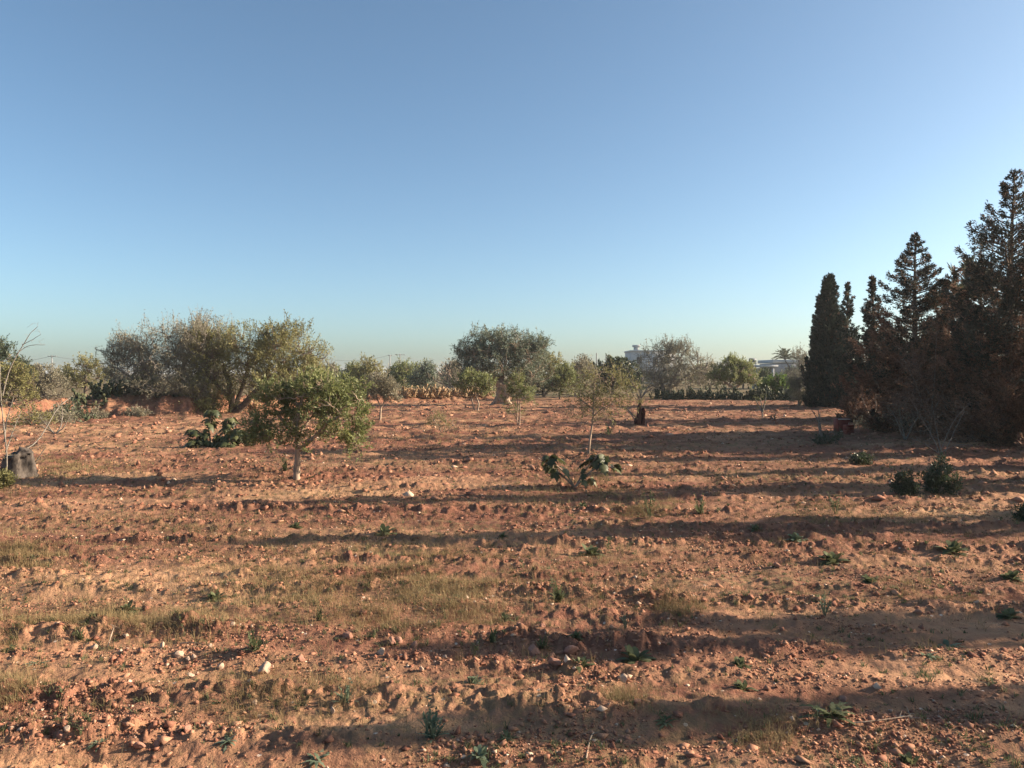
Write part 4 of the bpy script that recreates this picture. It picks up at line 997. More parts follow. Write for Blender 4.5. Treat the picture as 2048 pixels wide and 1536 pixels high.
def red_box():
    x, y, z, s = place(1683, 868)
    e = empty('box', (x, y, z), 'dark red box with a pale top edge standing on the ground below the cypresses', 'box')
    W, D, Hh = .42, .40, .44
    one_box('side_panel', M['red'], e, (-W / 2 + .015, 0, Hh / 2), (.03, D, Hh))
    one_box('side_panel', M['red'], e, (W / 2 - .015, 0, Hh / 2), (.03, D, Hh))
    one_box('front_panel', M['red'], e, (0, -D / 2 + .02, Hh / 2 - .01), (W - .06, .03, Hh - .02))
    one_box('back_panel', M['red'], e, (0, D / 2 - .02, Hh / 2 - .01), (W - .06, .03, Hh - .02))
    one_box('lid', M['red'], e, (0, 0, Hh + .012), (W + .03, D + .03, .022))
    one_box('rim', M['rim'], e, (0, -D / 2 - .022, Hh + .011), (W + .02, .012, .022), b=.003)
    one_box('corner_strip', M['rim'], e, (W / 2 - .035, -D / 2 - .002, Hh * .45), (.016, .008, Hh * .6), b=.002)
    one_box('base_strip', M['rim'], e, (0.02, -D / 2 - .03, .02), (W * .9, .03, .03), b=.003)
    x2, y2, z2, s = place(1703, 870)
    e2 = empty('clay_block', (x2, y2 + .25, z2), 'low dull red clay block leaning beside the dark red box', 'block')
    mb = MB(4)
    for k in range(4): bevel_box(mb, (0, 0, .05 + .095 * k), (.32, .2, .088), .3, .5, .006)
    mb.build('block_body', M['red'], e2)
red_box()

# ------------------------------------------------------------------ far buildings, poles and wires
def white_building():
    d = 150; s = d / F
    x0, x1 = (1262 - 1024) * s, (1352 - 1024) * s; top = (YH - 701) * s + H
    e = empty('building', ((x0 + x1) / 2, d + 4, 0), 'pale flat roofed building behind the half-bare olive', 'building')
    W = x1 - x0
    one_box('wall', M['white'], e, (0, 0, top / 2 - .3), (W, 8, top + .2), 0, .03)
    one_box('parapet', M['white'], e, (0, 0, top - .1), (W + .35, 8.35, .3), 0, .03)
    for xx in (-W / 2 + 1.6, 0.4, W / 2 - 1.8):
        o = one_box('window', M['window'], e, (xx, -4.02, top - 1.9), (1.0, .08, 1.2), 0, .01)
        one_box('sill', M['white'], o, (xx, -4.1, top - 2.56), (1.2, .2, .08), 0, .01)
    # roof house with a wider slab
    tx = (1279 - 1024) * s - (x0 + x1) / 2
    r = one_box('roof_turret', M['white'], e, (tx, 0, top + .4), (.9, 1.0, .8), 0, .02)
    one_box('slab', M['white'], r, (tx, 0, top + 1.0), (1.4, 1.4, .4), 0, .02)
white_building()

def house():
    d = 105; s = d / F
    cx = (1565 - 1024) * s
    e = empty('house', (cx, d + 3, 0), 'low pale flat roofed house showing left of the dark cypress', 'house')
    t1 = (YH - 724) * s + H; t2 = (YH - 733) * s + H
    xa, xb, xc = (1520 - 1565) * s, (1552 - 1565) * s, (1625 - 1565) * s
    one_box('wall', M['grey_wall'], e, ((xb + xc) / 2, 1, t1 / 2 - .1), (xc - xb, 6, t1 - .2), 0, .03)
    one_box('roof', M['white'], e, ((xb + xc) / 2, 1, t1 + .1), (xc - xb + .4, 6.5, .45), 0, .05)
    one_box('porch_wall', M['grey_wall'], e, ((xa + xb) / 2 + .3, .8, t2 / 2 - .1), (xb - xa - .8, 4, t2 - .2), 0, .03)
    one_box('porch_roof', M['white'], e, ((xa + xb) / 2, -.2, t2 + .05), (xb - xa + .3, 6.5, .3), 0, .03)
    for px in (1528, 1545):
        one_box('pillar', M['white'], e, ((px - 1565) * s, -3.1, t2 / 2 - .12), (.3, .3, t2 - .2), 0, .02)
    one_box('window', M['window'], e, ((xb + xc) / 2, -2.03, t1 - 1.3), (1.6, .1, 1.1), 0, .01)
    one_box('door', M['window'], e, ((xb + xc) / 2 - 2.0, -2.03, 1.0), (.9, .1, 2.0), 0, .01)
    e2 = empty('water_heater', ((1514 - 1024) * s, d + 2, t2), 'solar water heater on the left end of the flat roofed house', 'water heater')
    mb = MB(4); tube(mb, [(-.45, 0, .9), (-.44, 0, .9), (.44, 0, .9), (.45, 0, .9)], [.02, .26, .26, .02], 14); mb.build('tank', M['tank'], e2, smooth=True)
    one_box('collector_panel', M['tank'], e2, (0, -.4, .5), (1.0, .6, .08), 0, .01).rotation_euler = (0.0, 0, 0)
    fm = MB(4)
    for xx in (-.4, .4):
        tube(fm, [(xx, 0, .7), (xx, 0, .25), (xx, 0, -.1)], [.03] * 3, 6); tube(fm, [(xx, -.7, -.1), (xx, -.35, .35), (xx, 0, .7)], [.03] * 3, 6)
    fm.build('frame', M['tank'], e2)
house()

one = []
def pole(px, dist, top, label, arm=1.2):
    x = (px - 1024) / F * dist; h = (YH - top) * dist / F + H
    e = empty('utility_pole', (x, dist, 0), label, 'utility pole', 'utility poles on the horizon')
    mb = MB(4); tube(mb, [(0, 0, -.2), (0, 0, h * .5), (0, 0, h)], [.16 * dist / 250 + .05, .14 * dist / 250 + .04, .10 * dist / 250 + .04], 8); mb.build('post', M['pole'], e, smooth=True)
    if arm:
        one_box('cross_arm', M['pole'], e, (0, 0.15, h - .25), (arm * 2, .14, .16), 0, .01)
        for k in (-1, 0, 1):
            q = MB(4); xx = k * arm * .9; zz = h - .17
            tube(q, [(xx, .15, zz), (xx, .15, zz + .12), (xx, .15, zz + .24)], [.07, .10, .05], 8); q.build('insulator', M['tank'], e, smooth=True)
    return (x, dist, h)
pa = pole(780, 230, 710, 'utility pole on the horizon left of the taller one over the cactus bank', 0.5)
pb = pole(800, 260, 708, 'taller utility pole with a cross arm over the cactus bank', 1.6)
pc = pole(104, 220, 711, 'utility pole above the bushes at far left', 1.2)
pd = pole(1193, 150, 706, 'thin utility pole left of the two above the dark flat-topped tree', 0)
pe = pole(1212, 150, 709, 'thin utility pole right of the two above the dark flat-topped tree', 0)
pf = pole(1395, 140, 706, 'thin post seen through the right side of the half-bare olive', 0)
def wire(a, b, sag, label, r=.035):
    mb = MB(4); t = np.linspace(0, 1, 30)[:, None]; a = np.array(a, float); b = np.array(b, float)
    p = a * (1 - t) + b * t; p[:, 2] -= (4 * sag * t * (1 - t))[:, 0]
    c = p[0].copy(); tube(mb, p - c, np.full(30, r), 4); o = mb.build('power_line', M['wire'], loc=c)
    tag(o, label, 'power line', 'power lines on the horizon')
far_l = ((640 - 1024) / F * 225, 225, (YH - 716) * 225 / F + H)
wire(far_l, (pa[0], pa[1], pa[2]), 1.2, 'power line running left from the shorter utility pole')
wire(pa, pb, .3, 'short power line between the two utility poles')
wire(pb, ((905 - 1024) / F * 300, 300, (YH - 728) * 300 / F + H), 1.2, 'upper power line running right from the taller utility pole')
wire((pb[0], pb[1], pb[2] - .5), ((905 - 1024) / F * 300, 300, (YH - 731) * 300 / F + H), 1.4, 'lower power line running right from the taller utility pole')
wire(((10 - 1024) / F * 220, 220, (YH - 716) * 220 / F + H), pc, 1.0, 'power line running left from the pole at far left')
wire(pc, ((215 - 1024) / F * 220, 220, (YH - 713) * 220 / F + H), 1.0, 'power line running right from the pole at far left')

# ------------------------------------------------------------------ ground clutter (uncountable) : clods, grass, seedlings
def ico_like(seed, n=1):
    """low rounded lump: 20 triangles"""
    p = (1 + 5 ** .5) / 2
    v = np.array([(-1, p, 0), (1, p, 0), (-1, -p, 0), (1, -p, 0), (0, -1, p), (0, 1, p), (0, -1, -p), (0, 1, -p), (p, 0, -1), (p, 0, 1), (-p, 0, -1), (-p, 0, 1)], float)
    v /= np.linalg.norm(v[0])
    f = np.array([(0, 11, 5), (0, 5, 1), (0, 1, 7), (0, 7, 10), (0, 10, 11), (1, 5, 9), (5, 11, 4), (11, 10, 2), (10, 7, 6), (7, 1, 8), (3, 9, 4), (3, 4, 2), (3, 2, 6), (3, 6, 8), (3, 8, 9), (4, 9, 5), (2, 4, 11), (6, 2, 10), (8, 6, 7), (9, 8, 1)])
    return v, f
IV, IF = ico_like(0)
def scatter_clods():
    rng = np.random.default_rng(21)
    OV = np.array([(1, 0, 0), (-1, 0, 0), (0, 1, 0), (0, -1, 0), (0, 0, 1), (0, 0, -1.)]); OF = np.array([(0, 2, 4), (2, 1, 4), (1, 3, 4), (3, 0, 4), (2, 0, 5), (1, 2, 5), (3, 1, 5), (0, 3, 5)])
    mb = MB(3)
    for n, d0, d1, s0, smax in ((210000, 3.2, 13, .0054, .032), (80000, 12, 60, .014, .07)):
        d = d0 * (d1 / d0) ** (rng.uniform(0, 1, n) ** .9); t = rng.uniform(-.8, .84, n)
        x = t * np.sqrt(d * d + 2); y = d
        f, a = furrow(x, y)
        keep = rng.uniform(0, 1, n) < np.clip(.22 + 1.7 * fbm(x / 1.7, y / .8, 301, 3) + .3 * f, .05, 1)
        x, y, d = x[keep], y[keep], d[keep]; n = len(x)
        z = ground_full(x, y)[0]
        size = np.clip(s0 * np.exp(rng.normal(size=n) * .6), s0 * .5, smax) * (1 + (d - d0) * .03)
        V = np.repeat(OV[None], n, 0) + .33 * rng.normal(size=(n, 6, 3))
        an = rng.uniform(0, 6.28, n); ca, sa = np.cos(an)[:, None], np.sin(an)[:, None]
        V = np.stack([V[..., 0] * ca - V[..., 1] * sa, V[..., 0] * sa + V[..., 1] * ca, V[..., 2]], -1)
        V = V * (size[:, None] * rng.uniform(.7, 1.3, (n, 3)) * np.array([1.1, 1.1, .75]))[:, None, :]
        V += np.stack([x, y, z + size * .2], 1)[:, None, :]
        Fc = OF[None] + (np.arange(n) * 6)[:, None, None]
        tone = rng.uniform(0, .68, n); tone = np.where(rng.uniform(0, 1, n) < .035, rng.uniform(.85, 1.05, n), tone)
        mb.add(V.reshape(-1, 3), Fc.reshape(-1, 3), np.repeat(tone, 8))
    o = mb.build('soil_clods', M['clod']); o['kind'] = 'stuff'
    tag(o, 'small red clods and pebbles strewn over the ploughed soil', 'soil clods')
scatter_clods()

GP = [  # grass patches in photograph pixels: x, y, rx, ry, weight
    (700, 1185, 260, 62, 13), (560, 1150, 130, 40, 2), (860, 1130, 120, 40, 4), (850, 1215, 150, 40, 5), (150, 935, 90, 16, 6), (40, 1120, 60, 24, 4), (150, 1235, 130, 16, 2), (620, 1385, 150, 40, .8), (1160, 965, 110, 22, 4),
    (1300, 1020, 50, 18, 3), (1660, 1030, 60, 16, 2), (1200, 1130, 130, 30, 1.6), (300, 1060, 220, 30, 2), (1100, 1010, 200, 22, 2), (1900, 1170, 120, 30, 1.5), (330, 1255, 160, 20, 1.6),
    (30, 1300, 50, 26, 1.5), (40, 1390, 60, 26, 1.2), (1530, 1490, 50, 40, 1.2), (1130, 1210, 60, 26, 2), (900, 885, 240, 12, 2.5), (600, 985, 300, 14, 1), (1350, 1210, 40, 30, 1.6), (520, 1400, 90, 36, .35), (1080, 870, 300, 16, 2), (1560, 960, 260, 20, 1.5),
    (1300, 925, 280, 14, 1.2), (1250, 1410, 40, 16, .5), (860, 840, 200, 8, 1.2), (1860, 1030, 160, 26, 1.3)]
def patch_points(n, rng, lst):
    W = np.array([p[4] for p in lst]); W = W / W.sum()
    idx = rng.choice(len(lst), n, p=W); A = np.array([p[:4] for p in lst])[idx]
    px = A[:, 0] + rng.normal(size=n) * A[:, 2] * .75; py = A[:, 1] + rng.normal(size=n) * A[:, 3] * .75
    py = np.clip(py, 815, 1560)
    cyv = -(py - 768) / F; t = H / np.maximum(math.sin(PITCH) - cyv * math.cos(PITCH), 1e-4)
    gx, gy = (px - 1024) / F * t, (math.cos(PITCH) + cyv * math.sin(PITCH)) * t
    k = rng.uniform(0, 1, n) < np.clip(.42 + 1.7 * fbm(gx / 1.1, gy / .7, 431, 4), .03, 1)
    return gx[k], gy[k]

def blades(mb, x, y, z, per, hgt, wid, rng, lean=.45, tone=None):
    n = len(x)
    cx = np.repeat(x, per); cy = np.repeat(y, per); cz = np.repeat(z, per); hh = np.repeat(hgt, per) * rng.uniform(.45, 1.15, n * per); ww = np.repeat(wid, per)
    az = rng.uniform(0, 2 * math.pi, n * per); le = np.abs(rng.normal(size=n * per)) * lean
    r0 = np.repeat(hgt, per) * .22
    bx = cx + rng.normal(size=n * per) * r0; by = cy + rng.normal(size=n * per) * r0
    dx, dy = np.cos(az) * le, np.sin(az) * le
    sa = rng.uniform(0, math.pi, n * per); sx, sy = np.cos(sa) * ww * .5, np.sin(sa) * ww * .5
    p0 = np.stack([bx - sx, by - sy, cz - .01], 1); p1 = np.stack([bx + sx, by + sy, cz - .01], 1)
    m = np.stack([bx + dx * hh * .45, by + dy * hh * .45, cz + hh * .6], 1)
    e = np.stack([bx + dx * hh * 1.15, by + dy * hh * 1.15, cz + hh * (1 - .25 * np.clip(le, 0, 1))], 1)
    so = np.stack([sx, sy, sx * 0], 1) * .7
    V = np.stack([p0, p1, m + so, m - so, e + so * .15, e - so * .15], 1).reshape(-1, 3)
    b = (np.arange(n * per) * 6)[:, None]
    f = np.concatenate([b + [0, 1, 2, 3], b + [3, 2, 4, 5]], 0)
    tn = np.repeat(rng.uniform(0, 1, n), per) * .5 + rng.uniform(0, .5, n * per)
    mb.add(V, f, np.concatenate([tn, tn]))

def grass():
    rng = np.random.default_rng(31)
    x, y = patch_points(26000, rng, GP)
    n2 = 9000
    d = 3.2 * (45 / 3.2) ** rng.uniform(0, 1, n2); t = rng.uniform(-.75, .78, n2); xx = t * d
    k = rng.uniform(0, 1, n2) < np.clip(.40 + 1.5 * fbm(xx / 2.5, d / 1.5, 411, 3), .06, 1) ; x = np.concatenate([x, xx[k]]); y = np.concatenate([y, d[k]])
    z = ground_full(x, y)[0]
    mb = MB(4); d = np.hypot(x, y)
    blades(mb, x, y, z, 7, rng.uniform(.03, .13, len(x)), np.clip(.0012 + d * .0002, .0016, .008), rng, 1.05)
    o = mb.build('dry_grass', M['straw']); o['kind'] = 'stuff'; tag(o, 'thin dry yellowish grass growing in patches on the ploughed soil', 'dry grass')
    x, y = patch_points(2200, rng, GP)
    n2 = 7000
    d = 3.4 * (50 / 3.4) ** rng.uniform(0, 1, n2); t = rng.uniform(-.75, .78, n2); xx = t * d
    k = rng.uniform(0, 1, n2) < np.clip(.35 + 1.5 * fbm(xx / 2.0, d / 1.2, 421, 3), .04, 1); x = np.concatenate([x, xx[k]]); y = np.concatenate([y, d[k]])
    z = ground_full(x, y)[0]
    mb = MB(4); d = np.hypot(x, y)
    blades(mb, x, y, z, 12, rng.uniform(.015, .055, len(x)), np.clip(.004 + d * .0004, .004, .016), rng, 1.3)
    o = mb.build('seedlings', M['weed']); o['kind'] = 'stuff'; tag(o, 'tiny green seedlings scattered over the ploughed soil', 'seedlings')
def litter():
    rng = np.random.default_rng(37)
    n = 30000
    d = 7 * (62 / 7) ** rng.uniform(0, 1, n) ** .8; x = rng.uniform(-.72, .75, n) * d
    k = rng.uniform(0, 1, n) < np.clip(.42 + 1.3 * fbm(x / 3.5, d / 1.8, 441, 4), .06, 1); x, y = x[k], d[k]
    z = ground_full(x, y)[0]; d = np.hypot(x, y)
    mb = MB(4); blades(mb, x, y, z, 6, rng.uniform(.025, .075, len(x)) * (1 + d * .012), np.clip(d * .00045, .003, .02), rng, 1.3)
    o = mb.build('withered_weeds', M['litter']); o['kind'] = 'stuff'; tag(o, 'low withered brown and olive weeds covering the field between the furrows', 'withered weeds')
grass()
litter()

# ------------------------------------------------------------------ larger weeds, one by one
def weed_mesh(kind, seed):
    rng = np.random.default_rng(seed); mb = MB(4)
    nl = {'rosette': 22, 'upright': 26, 'thin': 14, 'leafy': 30}[kind]
    for k in range(nl):
        az = rng.uniform(0, 2 * math.pi)
        el = {'rosette': rng.uniform(.15, .95), 'upright': rng.uniform(.7, 1.45), 'thin': rng.uniform(1.0, 1.5), 'leafy': rng.uniform(.2, 1.3)}[kind]
        L = {'rosette': .11, 'upright': .17, 'thin': .24, 'leafy': .13}[kind] * rng.uniform(.6, 1.15)
        wd = {'rosette': .026, 'upright': .02, 'thin': .004, 'leafy': .04}[kind] * rng.uniform(.8, 1.2)
        d = np.array([math.cos(az) * math.cos(el), math.sin(az) * math.cos(el), math.sin(el)]); s = np.array([-math.sin(az), math.cos(az), 0])
        n = 9; V = []
        b0 = np.array([rng.normal() * .012, rng.normal() * .012, 0])
        for i in range(n):
            t = i / (n - 1); c = b0 + d * L * t - np.array([0, 0, L * .45 * t * t * math.cos(el)])
            wv = wd * math.sin(math.pi * min(.06 + t * .9, 1)) ** .8 * (1.0 if i % 2 else .5 if kind in ('rosette', 'upright') else .9) * .5
            if i == n - 1: wv = .001
            V += [c - s * wv + np.array([0, 0, wv * .5]), c + s * wv + np.array([0, 0, wv * .5])]
        mb.add(V, [(2 * i, 2 * i + 1, 2 * i + 3, 2 * i + 2) for i in range(n - 1)], rng.uniform())
    if kind in ('thin', 'upright'):
        for k in range(5):
            h = .22 * rng.uniform(.6, 1.1); a = rng.uniform(0, 6.28); tp = np.array([math.cos(a) * h * .25, math.sin(a) * h * .25, h])
            tube(mb, [(0, 0, 0), tp * .5 + [0, 0, .01], tp], [.003, .0025, .0015], 3)
            leaves(mb, np.repeat(tp[None], 8, 0) * rng.uniform(.5, 1, (8, 1)), rng.normal(size=(8, 3)) + [0, 0, .4], .03, .012, rng)
    return mb
WEEDS = [
 (865, 1475, 'upright', 1.5, 'weed_grey', 'tallest grey-green weed clump at the bottom left of centre'),
 (1012, 1478, 'rosette', 1.2, 'weed', 'dark green weed right of the tallest clump at the bottom'),
 (455, 1482, 'rosette', 1.1, 'weed_grey', 'pale grey-green rosette weed at the bottom left'),
 (200, 1465, 'rosette', 1.0, 'weed_grey', 'small grey-green weed near the bottom left corner, left of the pale rosette'),
 (635, 1515, 'rosette', 1.0, 'weed_grey', 'grey-green weed at the very bottom, left of centre'),
 (690, 1405, 'upright', 1.0, 'weed_grey', 'grey-green spiky weed above the tallest clump, to its left'),
 (440, 1405, 'rosette', 1.1, 'weed', 'flat green weed above the pale rosette at the bottom left'),
 (75, 1328, 'rosette', 1.0, 'weed_grey', 'pale weed with a short shadow near the left edge'),
 (160, 1265, 'upright', 1.0, 'weed', 'upright green weed casting a long shadow at left'),
 (20, 1300, 'leafy', 1.1, 'weed', 'green weed at the left edge of the foreground'),
 (255, 1222, 'leafy', 1.5, 'weed', 'broad yellow-green weed on the sandy patch at left'),
 (430, 1190, 'leafy', 1.7, 'weed', 'dark leafy weed between the sandy patch and the dry grass'),
 (510, 1300, 'upright', 1.2, 'weed', 'upright weed among white stones left of centre'),
 (640, 1240, 'upright', 1.1, 'weed', 'green weed casting shade at the foot of the dry grass patch'),
 (945, 1365, 'leafy', .9, 'weed_grey', 'small pale green weed in the middle of the foreground'),
 (950, 1310, 'thin', 1.3, 'weed', 'thin stalky weed above the small pale green weed'),
 (985, 1285, 'upright', 1.2, 'weed', 'dark weed left of the two round stones'),
 (1085, 1285, 'upright', 1.1, 'weed', 'dark weed just behind the two round stones'),
 (1150, 1275, 'leafy', .9, 'weed', 'low weed right of and behind the two round stones'),
 (1160, 1338, 'leafy', 1.0, 'weed', 'yellowish weed in front of the two round stones'),
 (1270, 1300, 'leafy', 1.6, 'weed', 'dark leafy weed in the wide shadow right of the round stones'),
 (1250, 1258, 'thin', 1.0, 'weed_grey', 'pale thin weed behind the dark leafy weed in the shadow'),
 (1115, 1205, 'upright', 1.5, 'weed', 'bushy green weed at the far edge of the wide shadow'),
 (1010, 1240, 'leafy', .9, 'weed', 'small weed below the dry grass near the centre'),
 (1480, 1335, 'leafy', 1.2, 'weed', 'yellow-green weed on the sunlit strip at right'),
 (1485, 1378, 'leafy', .9, 'weed', 'dark weed at the lower edge of the sunlit strip at right'),
 (1660, 1430, 'rosette', 1.9, 'weed', 'wide flat dark weed in the shadow at lower right'),
 (1635, 1440, 'thin', .8, 'weed_grey', 'pale upright sprig beside the wide flat dark weed'),
 (1895, 1292, 'rosette', 1.3, 'weed_grey', 'grey-green weed in the shadow near the right edge, the farther of two'),
 (1855, 1312, 'rosette', 1.3, 'weed_grey', 'grey-green weed in the shadow near the right edge, the nearer of two'),
 (2015, 1222, 'leafy', 1.6, 'weed', 'green weed at the right edge above the wide shadow'),
 (1820, 1528, 'leafy', 1.2, 'weed', 'dark weed at the very bottom right'),
 (1330, 1442, 'rosette', 1.1, 'weed', 'small dark weed beside clods at lower right of centre'),
 (960, 1515, 'leafy', .8, 'weed_grey', 'small pale weed at the very bottom near the centre'),
 (1665, 1130, 'leafy', 2.0, 'weed', 'bright green weed on the sunlit band at right'),
 (1905, 1105, 'leafy', 2.2, 'weed', 'wide bright green weed on the sunlit band near the right edge'),
 (2020, 1155, 'leafy', 1.8, 'weed', 'green weed on the sunlit band at the right edge'),
 (1590, 1082, 'leafy', 1.8, 'weed_grey', 'grey-green weed in the shade band above the bright green weed'),
 (1510, 1055, 'leafy', 1.8, 'weed', 'green weed in the shade band left of the grey-green one'),
 (1740, 1165, 'leafy', 1.4, 'weed', 'small green weed below the bright green weed at right'),
 (1400, 1025, 'upright', 2.0, 'weed', 'dark upright weed right of the middle fig shrub'),
 (1300, 1035, 'thin', 2.6, 'weed', 'tall yellow-green stalks right of and below the middle fig shrub'),
 (1670, 1030, 'thin', 2.6, 'weed', 'yellow-green flowering stalks on the sunlit band at right'),
 (1180, 1110, 'leafy', 1.7, 'weed', 'flat green weed in the centre of the field foreground'),
 (1165, 1018, 'leafy', 1.5, 'weed', 'small dark weed below the middle fig shrub'),
 (1215, 1090, 'thin', 1.6, 'weed', 'thin weed just right of the flat green weed in the centre'),
 (1005, 1075, 'leafy', 1.2, 'weed', 'tiny green weed above the dry grass patch'),
 (770, 1070, 'leafy', 1.6, 'weed', 'dark weed left of the tiny green weed above the dry grass'),
 (590, 1055, 'leafy', 1.5, 'weed', 'dark low weed in the middle left of the field'),
 (570, 948, 'upright', 2.6, 'weed', 'leafy sucker weed at the foot of the young olive'),
 (1218, 870, 'upright', 3.0, 'weed', 'green weed in the furrows below the pruned stump'),
 (1650, 1232, 'thin', 1.2, 'weed_grey', 'dry stalks at the edge of the wide shadow at right'),
]
proto = {}
wr = np.random.default_rng(77)
for i, (px, py, kind, sc, mt, lab) in enumerate(WEEDS):
    key = (kind, mt, i % 3)
    x, y, z, s = place(px, py)
    if key not in proto:
        o = weed_mesh(kind, 500 + len(proto)).build('weed', M[mt]); proto[key] = o
    else:
        o = proto[key].copy(); SC.collection.objects.link(o)
    o.location = (x, y, z - .008); o.rotation_euler = (0, 0, wr.uniform(0, 6.28)); sc *= .82 * wr.uniform(.75, 1.2); o.scale = (sc, sc, sc * .8)
    tag(o, lab, 'weed', 'weeds on the ploughed soil')

# ------------------------------------------------------------------ stones, one by one
def stone_mesh(seed):
    rng = np.random.default_rng(seed)
    v, f = IV, IF
    for _ in range(2):
        e = {}; vs = list(v); nf = []
        def midp(a, b):
            k = (min(a, b), max(a, b))
            if k not in e:
                m = (vs[a] + vs[b]) / 2; vs.append(m / np.linalg.norm(m)); e[k] = len(vs) - 1
            return e[k]
        for a, b, c in f:
            ab, bc, ca = midp(a, b), midp(b, c), midp(c, a); nf += [(a, ab, ca), (b, bc, ab), (c, ca, bc), (ab, bc, ca)]
        v = np.array(vs); f = np.array(nf)
    for k in range(16):   # facets cut by random planes
        n = rng.normal(size=3); n /= np.linalg.norm(n); dd = rng.uniform(.45, .85)
        h = v @ n; v = v - np.where(h > dd, h - dd, 0)[:, None] * n
    v = v * (1 + .035 * rng.normal(size=(len(v), 1)))
    mb = MB(3); mb.add(v, f, .45 + .1 * rng.normal(size=len(f)))
    return mb
STONES = [
 (1068, 1308, 22, 13, 'stone_red', 'larger left one of the two rounded stones in the shadow near the centre'),
 (1142, 1293, 20, 12, 'stone_red', 'right one of the two rounded stones in the shadow near the centre'),
 (530, 1345, 17, 15, 'stone', 'large pale stone on the cloddy strip left of centre'),
 (440, 1338, 9, 8, 'stone', 'pale stone left of the large pale stone'),
 (358, 1312, 10, 9, 'stone', 'white stone, left one of three in a short row at left'),
 (376, 1314, 7, 6, 'stone', 'small white stone, middle one of three in a short row at left'),
 (388, 1314, 7, 7, 'stone', 'small white stone, right one of three in a short row at left'),
 (325, 1295, 7, 8, 'stone', 'narrow pale stone above the row of three white stones'),
 (187, 1298, 11, 7, 'stone', 'flat pale stone near the left edge'),
 (252, 1258, 10, 5, 'stone', 'flat white stone on the sandy patch at left'),
 (420, 1300, 6, 6, 'stone', 'small pale stone right of the row of three white stones'),
 (463, 1252, 8, 6, 'stone', 'pale stone at the upper left of the stony strip'),
 (380, 1353, 9, 6, 'stone', 'pale stone below the row of three white stones'),
 (508, 1410, 7, 9, 'stone', 'pale upright stone below the large pale stone'),
 (665, 1425, 7, 8, 'stone', 'yellowish stone beside the grey-green spiky weed'),
 (762, 1308, 13, 8, 'stone', 'pale flat stone at the left end of the red clods'),
 (785, 1290, 13, 9, 'stone_red', 'reddish rock at the left of the row on the shadow edge'),
 (797, 1284, 12, 9, 'stone_red', 'reddish rock in the middle of the row on the shadow edge'),
 (828, 1295, 12, 9, 'stone_red', 'reddish rock at the right of the row on the shadow edge'),
 (693, 1272, 14, 10, 'stone_red', 'dull rock at the end of the shadow left of centre'),
 (600, 1320, 14, 9, 'stone_red', 'dull red rock right of the large pale stone'),
 (890, 1312, 9, 6, 'stone', 'small pale stone below the thin stalky weed'),
 (843, 1346, 6, 7, 'stone', 'small pale stone among the red clods'),
 (1040, 1252, 13, 7, 'stone_red', 'orange lit rock at the edge of the wide shadow'),
 (1086, 1253, 9, 6, 'stone_red', 'small orange lit rock right of the larger one at the shadow edge'),
 (1245, 1360, 14, 9, 'stone', 'orange-white stone on the sunlit strip right of centre'),
 (1112, 1336, 18, 12, 'stone_red', 'broad red rock in front of the two rounded stones'),
 (908, 1490, 7, 6, 'stone_red', 'small round stone beside the tallest weed clump'),
 (1060, 1522, 6, 5, 'stone', 'small pale stone at the very bottom, right of centre'),
 (1014, 1528, 6, 5, 'stone', 'small pale stone at the very bottom, near the centre'),
 (1276, 1408, 12, 7, 'stone_red', 'rounded stone lying in the shadow at lower right of centre'),
 (1685, 1400, 11, 7, 'stone_red', 'rounded stone in the shadow at lower right'),
 (1782, 1424, 6, 4, 'stone', 'small white stone in the shadow at lower right'),
 (133, 1463, 9, 8, 'stone', 'sandy stone near the bottom left corner'),
 (122, 1475, 12, 9, 'stone_red', 'larger sandy rock just below the stone near the bottom left corner'),
 (375, 1462, 13, 12, 'stone_red', 'sandy upright lump casting a hooked shadow at the bottom left'),
 (280, 1495, 14, 9, 'stone_red', 'sandy rounded lump at the bottom left'),
 (315, 1492, 11, 9, 'stone_red', 'orange rounded lump right of the sandy one at the bottom left'),
 (1000, 1095, 8, 6, 'stone_red', 'reddish rock above the dry grass near the centre'),
 (1160, 1042, 9, 7, 'stone_red', 'orange rock below the middle fig shrub'),
 (1835, 1225, 11, 9, 'stone_red', 'red pointed rock at the edge of the wide shadow at right'),
 (1555, 1135, 9, 7, 'stone_red', 'red rock on the sunlit band at right'),
]
sprot = {}
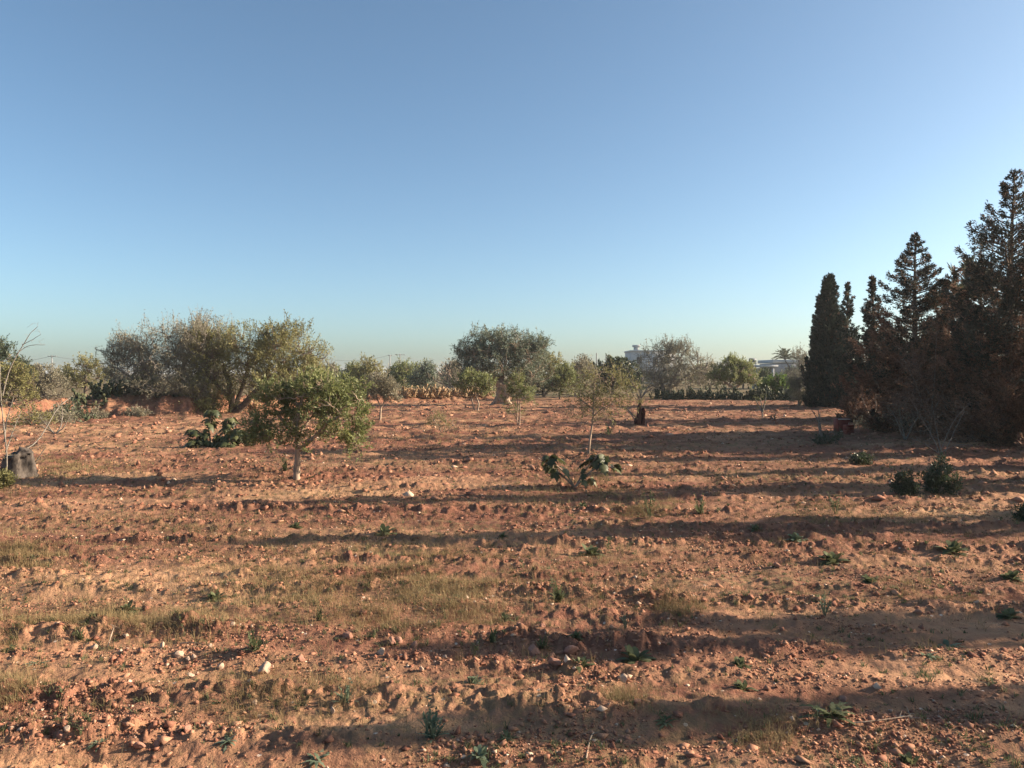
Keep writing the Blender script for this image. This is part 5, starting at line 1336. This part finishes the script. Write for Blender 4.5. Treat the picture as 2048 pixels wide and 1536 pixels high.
for i, (px, py, wx, hy, mt, lab) in enumerate(STONES):
    x, y, z, s = place(px, py)
    key = (mt, i % 5)
    if key not in sprot: o = stone_mesh(700 + len(sprot)).build('stone', M[mt]); sprot[key] = o
    else: o = sprot[key].copy(); SC.collection.objects.link(o)
    o.scale = (wx * s, wx * s * .8, hy * s * 1.05); o.location = (x, y, z + hy * s * .45); o.rotation_euler = (wr.uniform(-.2, .2), wr.uniform(-.2, .2), wr.uniform(0, 6.28))
    tag(o, lab, 'stone', 'stones lying on the soil')

# dead sticks
def stick(label, pts, r, seed):
    x, y, z, s = place(*pts[0]); rng = np.random.default_rng(seed)
    P = [(0, 0, .0)]
    for p in pts[1:]:
        x2, y2, z2, s2 = place(*p); P.append((x2 - x, y2 - y, z2 - z + .02))
    mb = MB(4); q = sweep_smooth(P, 10); tube(mb, q, np.linspace(r, r * .5, 10), 5, .5, .08, rng)
    for k in (4, 7):
        e2 = q[k] + np.array([rng.normal() * .05, rng.normal() * .05, .03]); tube(mb, [q[k], (q[k] + e2) / 2, e2], [r * .6, r * .5, r * .3], 4)
    o = mb.build('stick', M['bark_pale'], loc=(x, y, z + .012), smooth=True); tag(o, label, 'stick')
stick('pale forked stick on the soil at the bottom right of centre', [(1172, 1518), (1180, 1490), (1188, 1474)], .006, 1)
stick('white short stick in the shadow at lower right', [(1812, 1443), (1822, 1437)], .006, 2)
stick('long thin stick lying in the shadow at lower right', [(1700, 1446), (1760, 1450), (1830, 1442)], .005, 3)
stick('dry dark twig on the cloddy strip at left', [(215, 1298), (228, 1275), (240, 1262)], .006, 4)
stick('long dry twig among the stones left of centre', [(360, 1290), (380, 1293), (405, 1296)], .007, 5)

# ------------------------------------------------------------------ light haze in the air
def haze():
    m, nt, out = new_mat('haze_air')
    v = nt.nodes.new('ShaderNodeVolumePrincipled'); v.inputs['Density'].default_value = 0.00032; v.inputs['Color'].default_value = (.92, .94, .95, 1); v.inputs['Anisotropy'].default_value = .2
    nt.links.new(v.outputs[0], out.inputs['Volume'])
    mb = MB(4); bevel_box(mb, (0, 2800, 5.2), (17000, 6800, 13.0), 0, .5, .01)
    o = mb.build('haze', m); o['kind'] = 'stuff'; tag(o, 'faint pale haze in the air towards the horizon', 'haze')
haze()
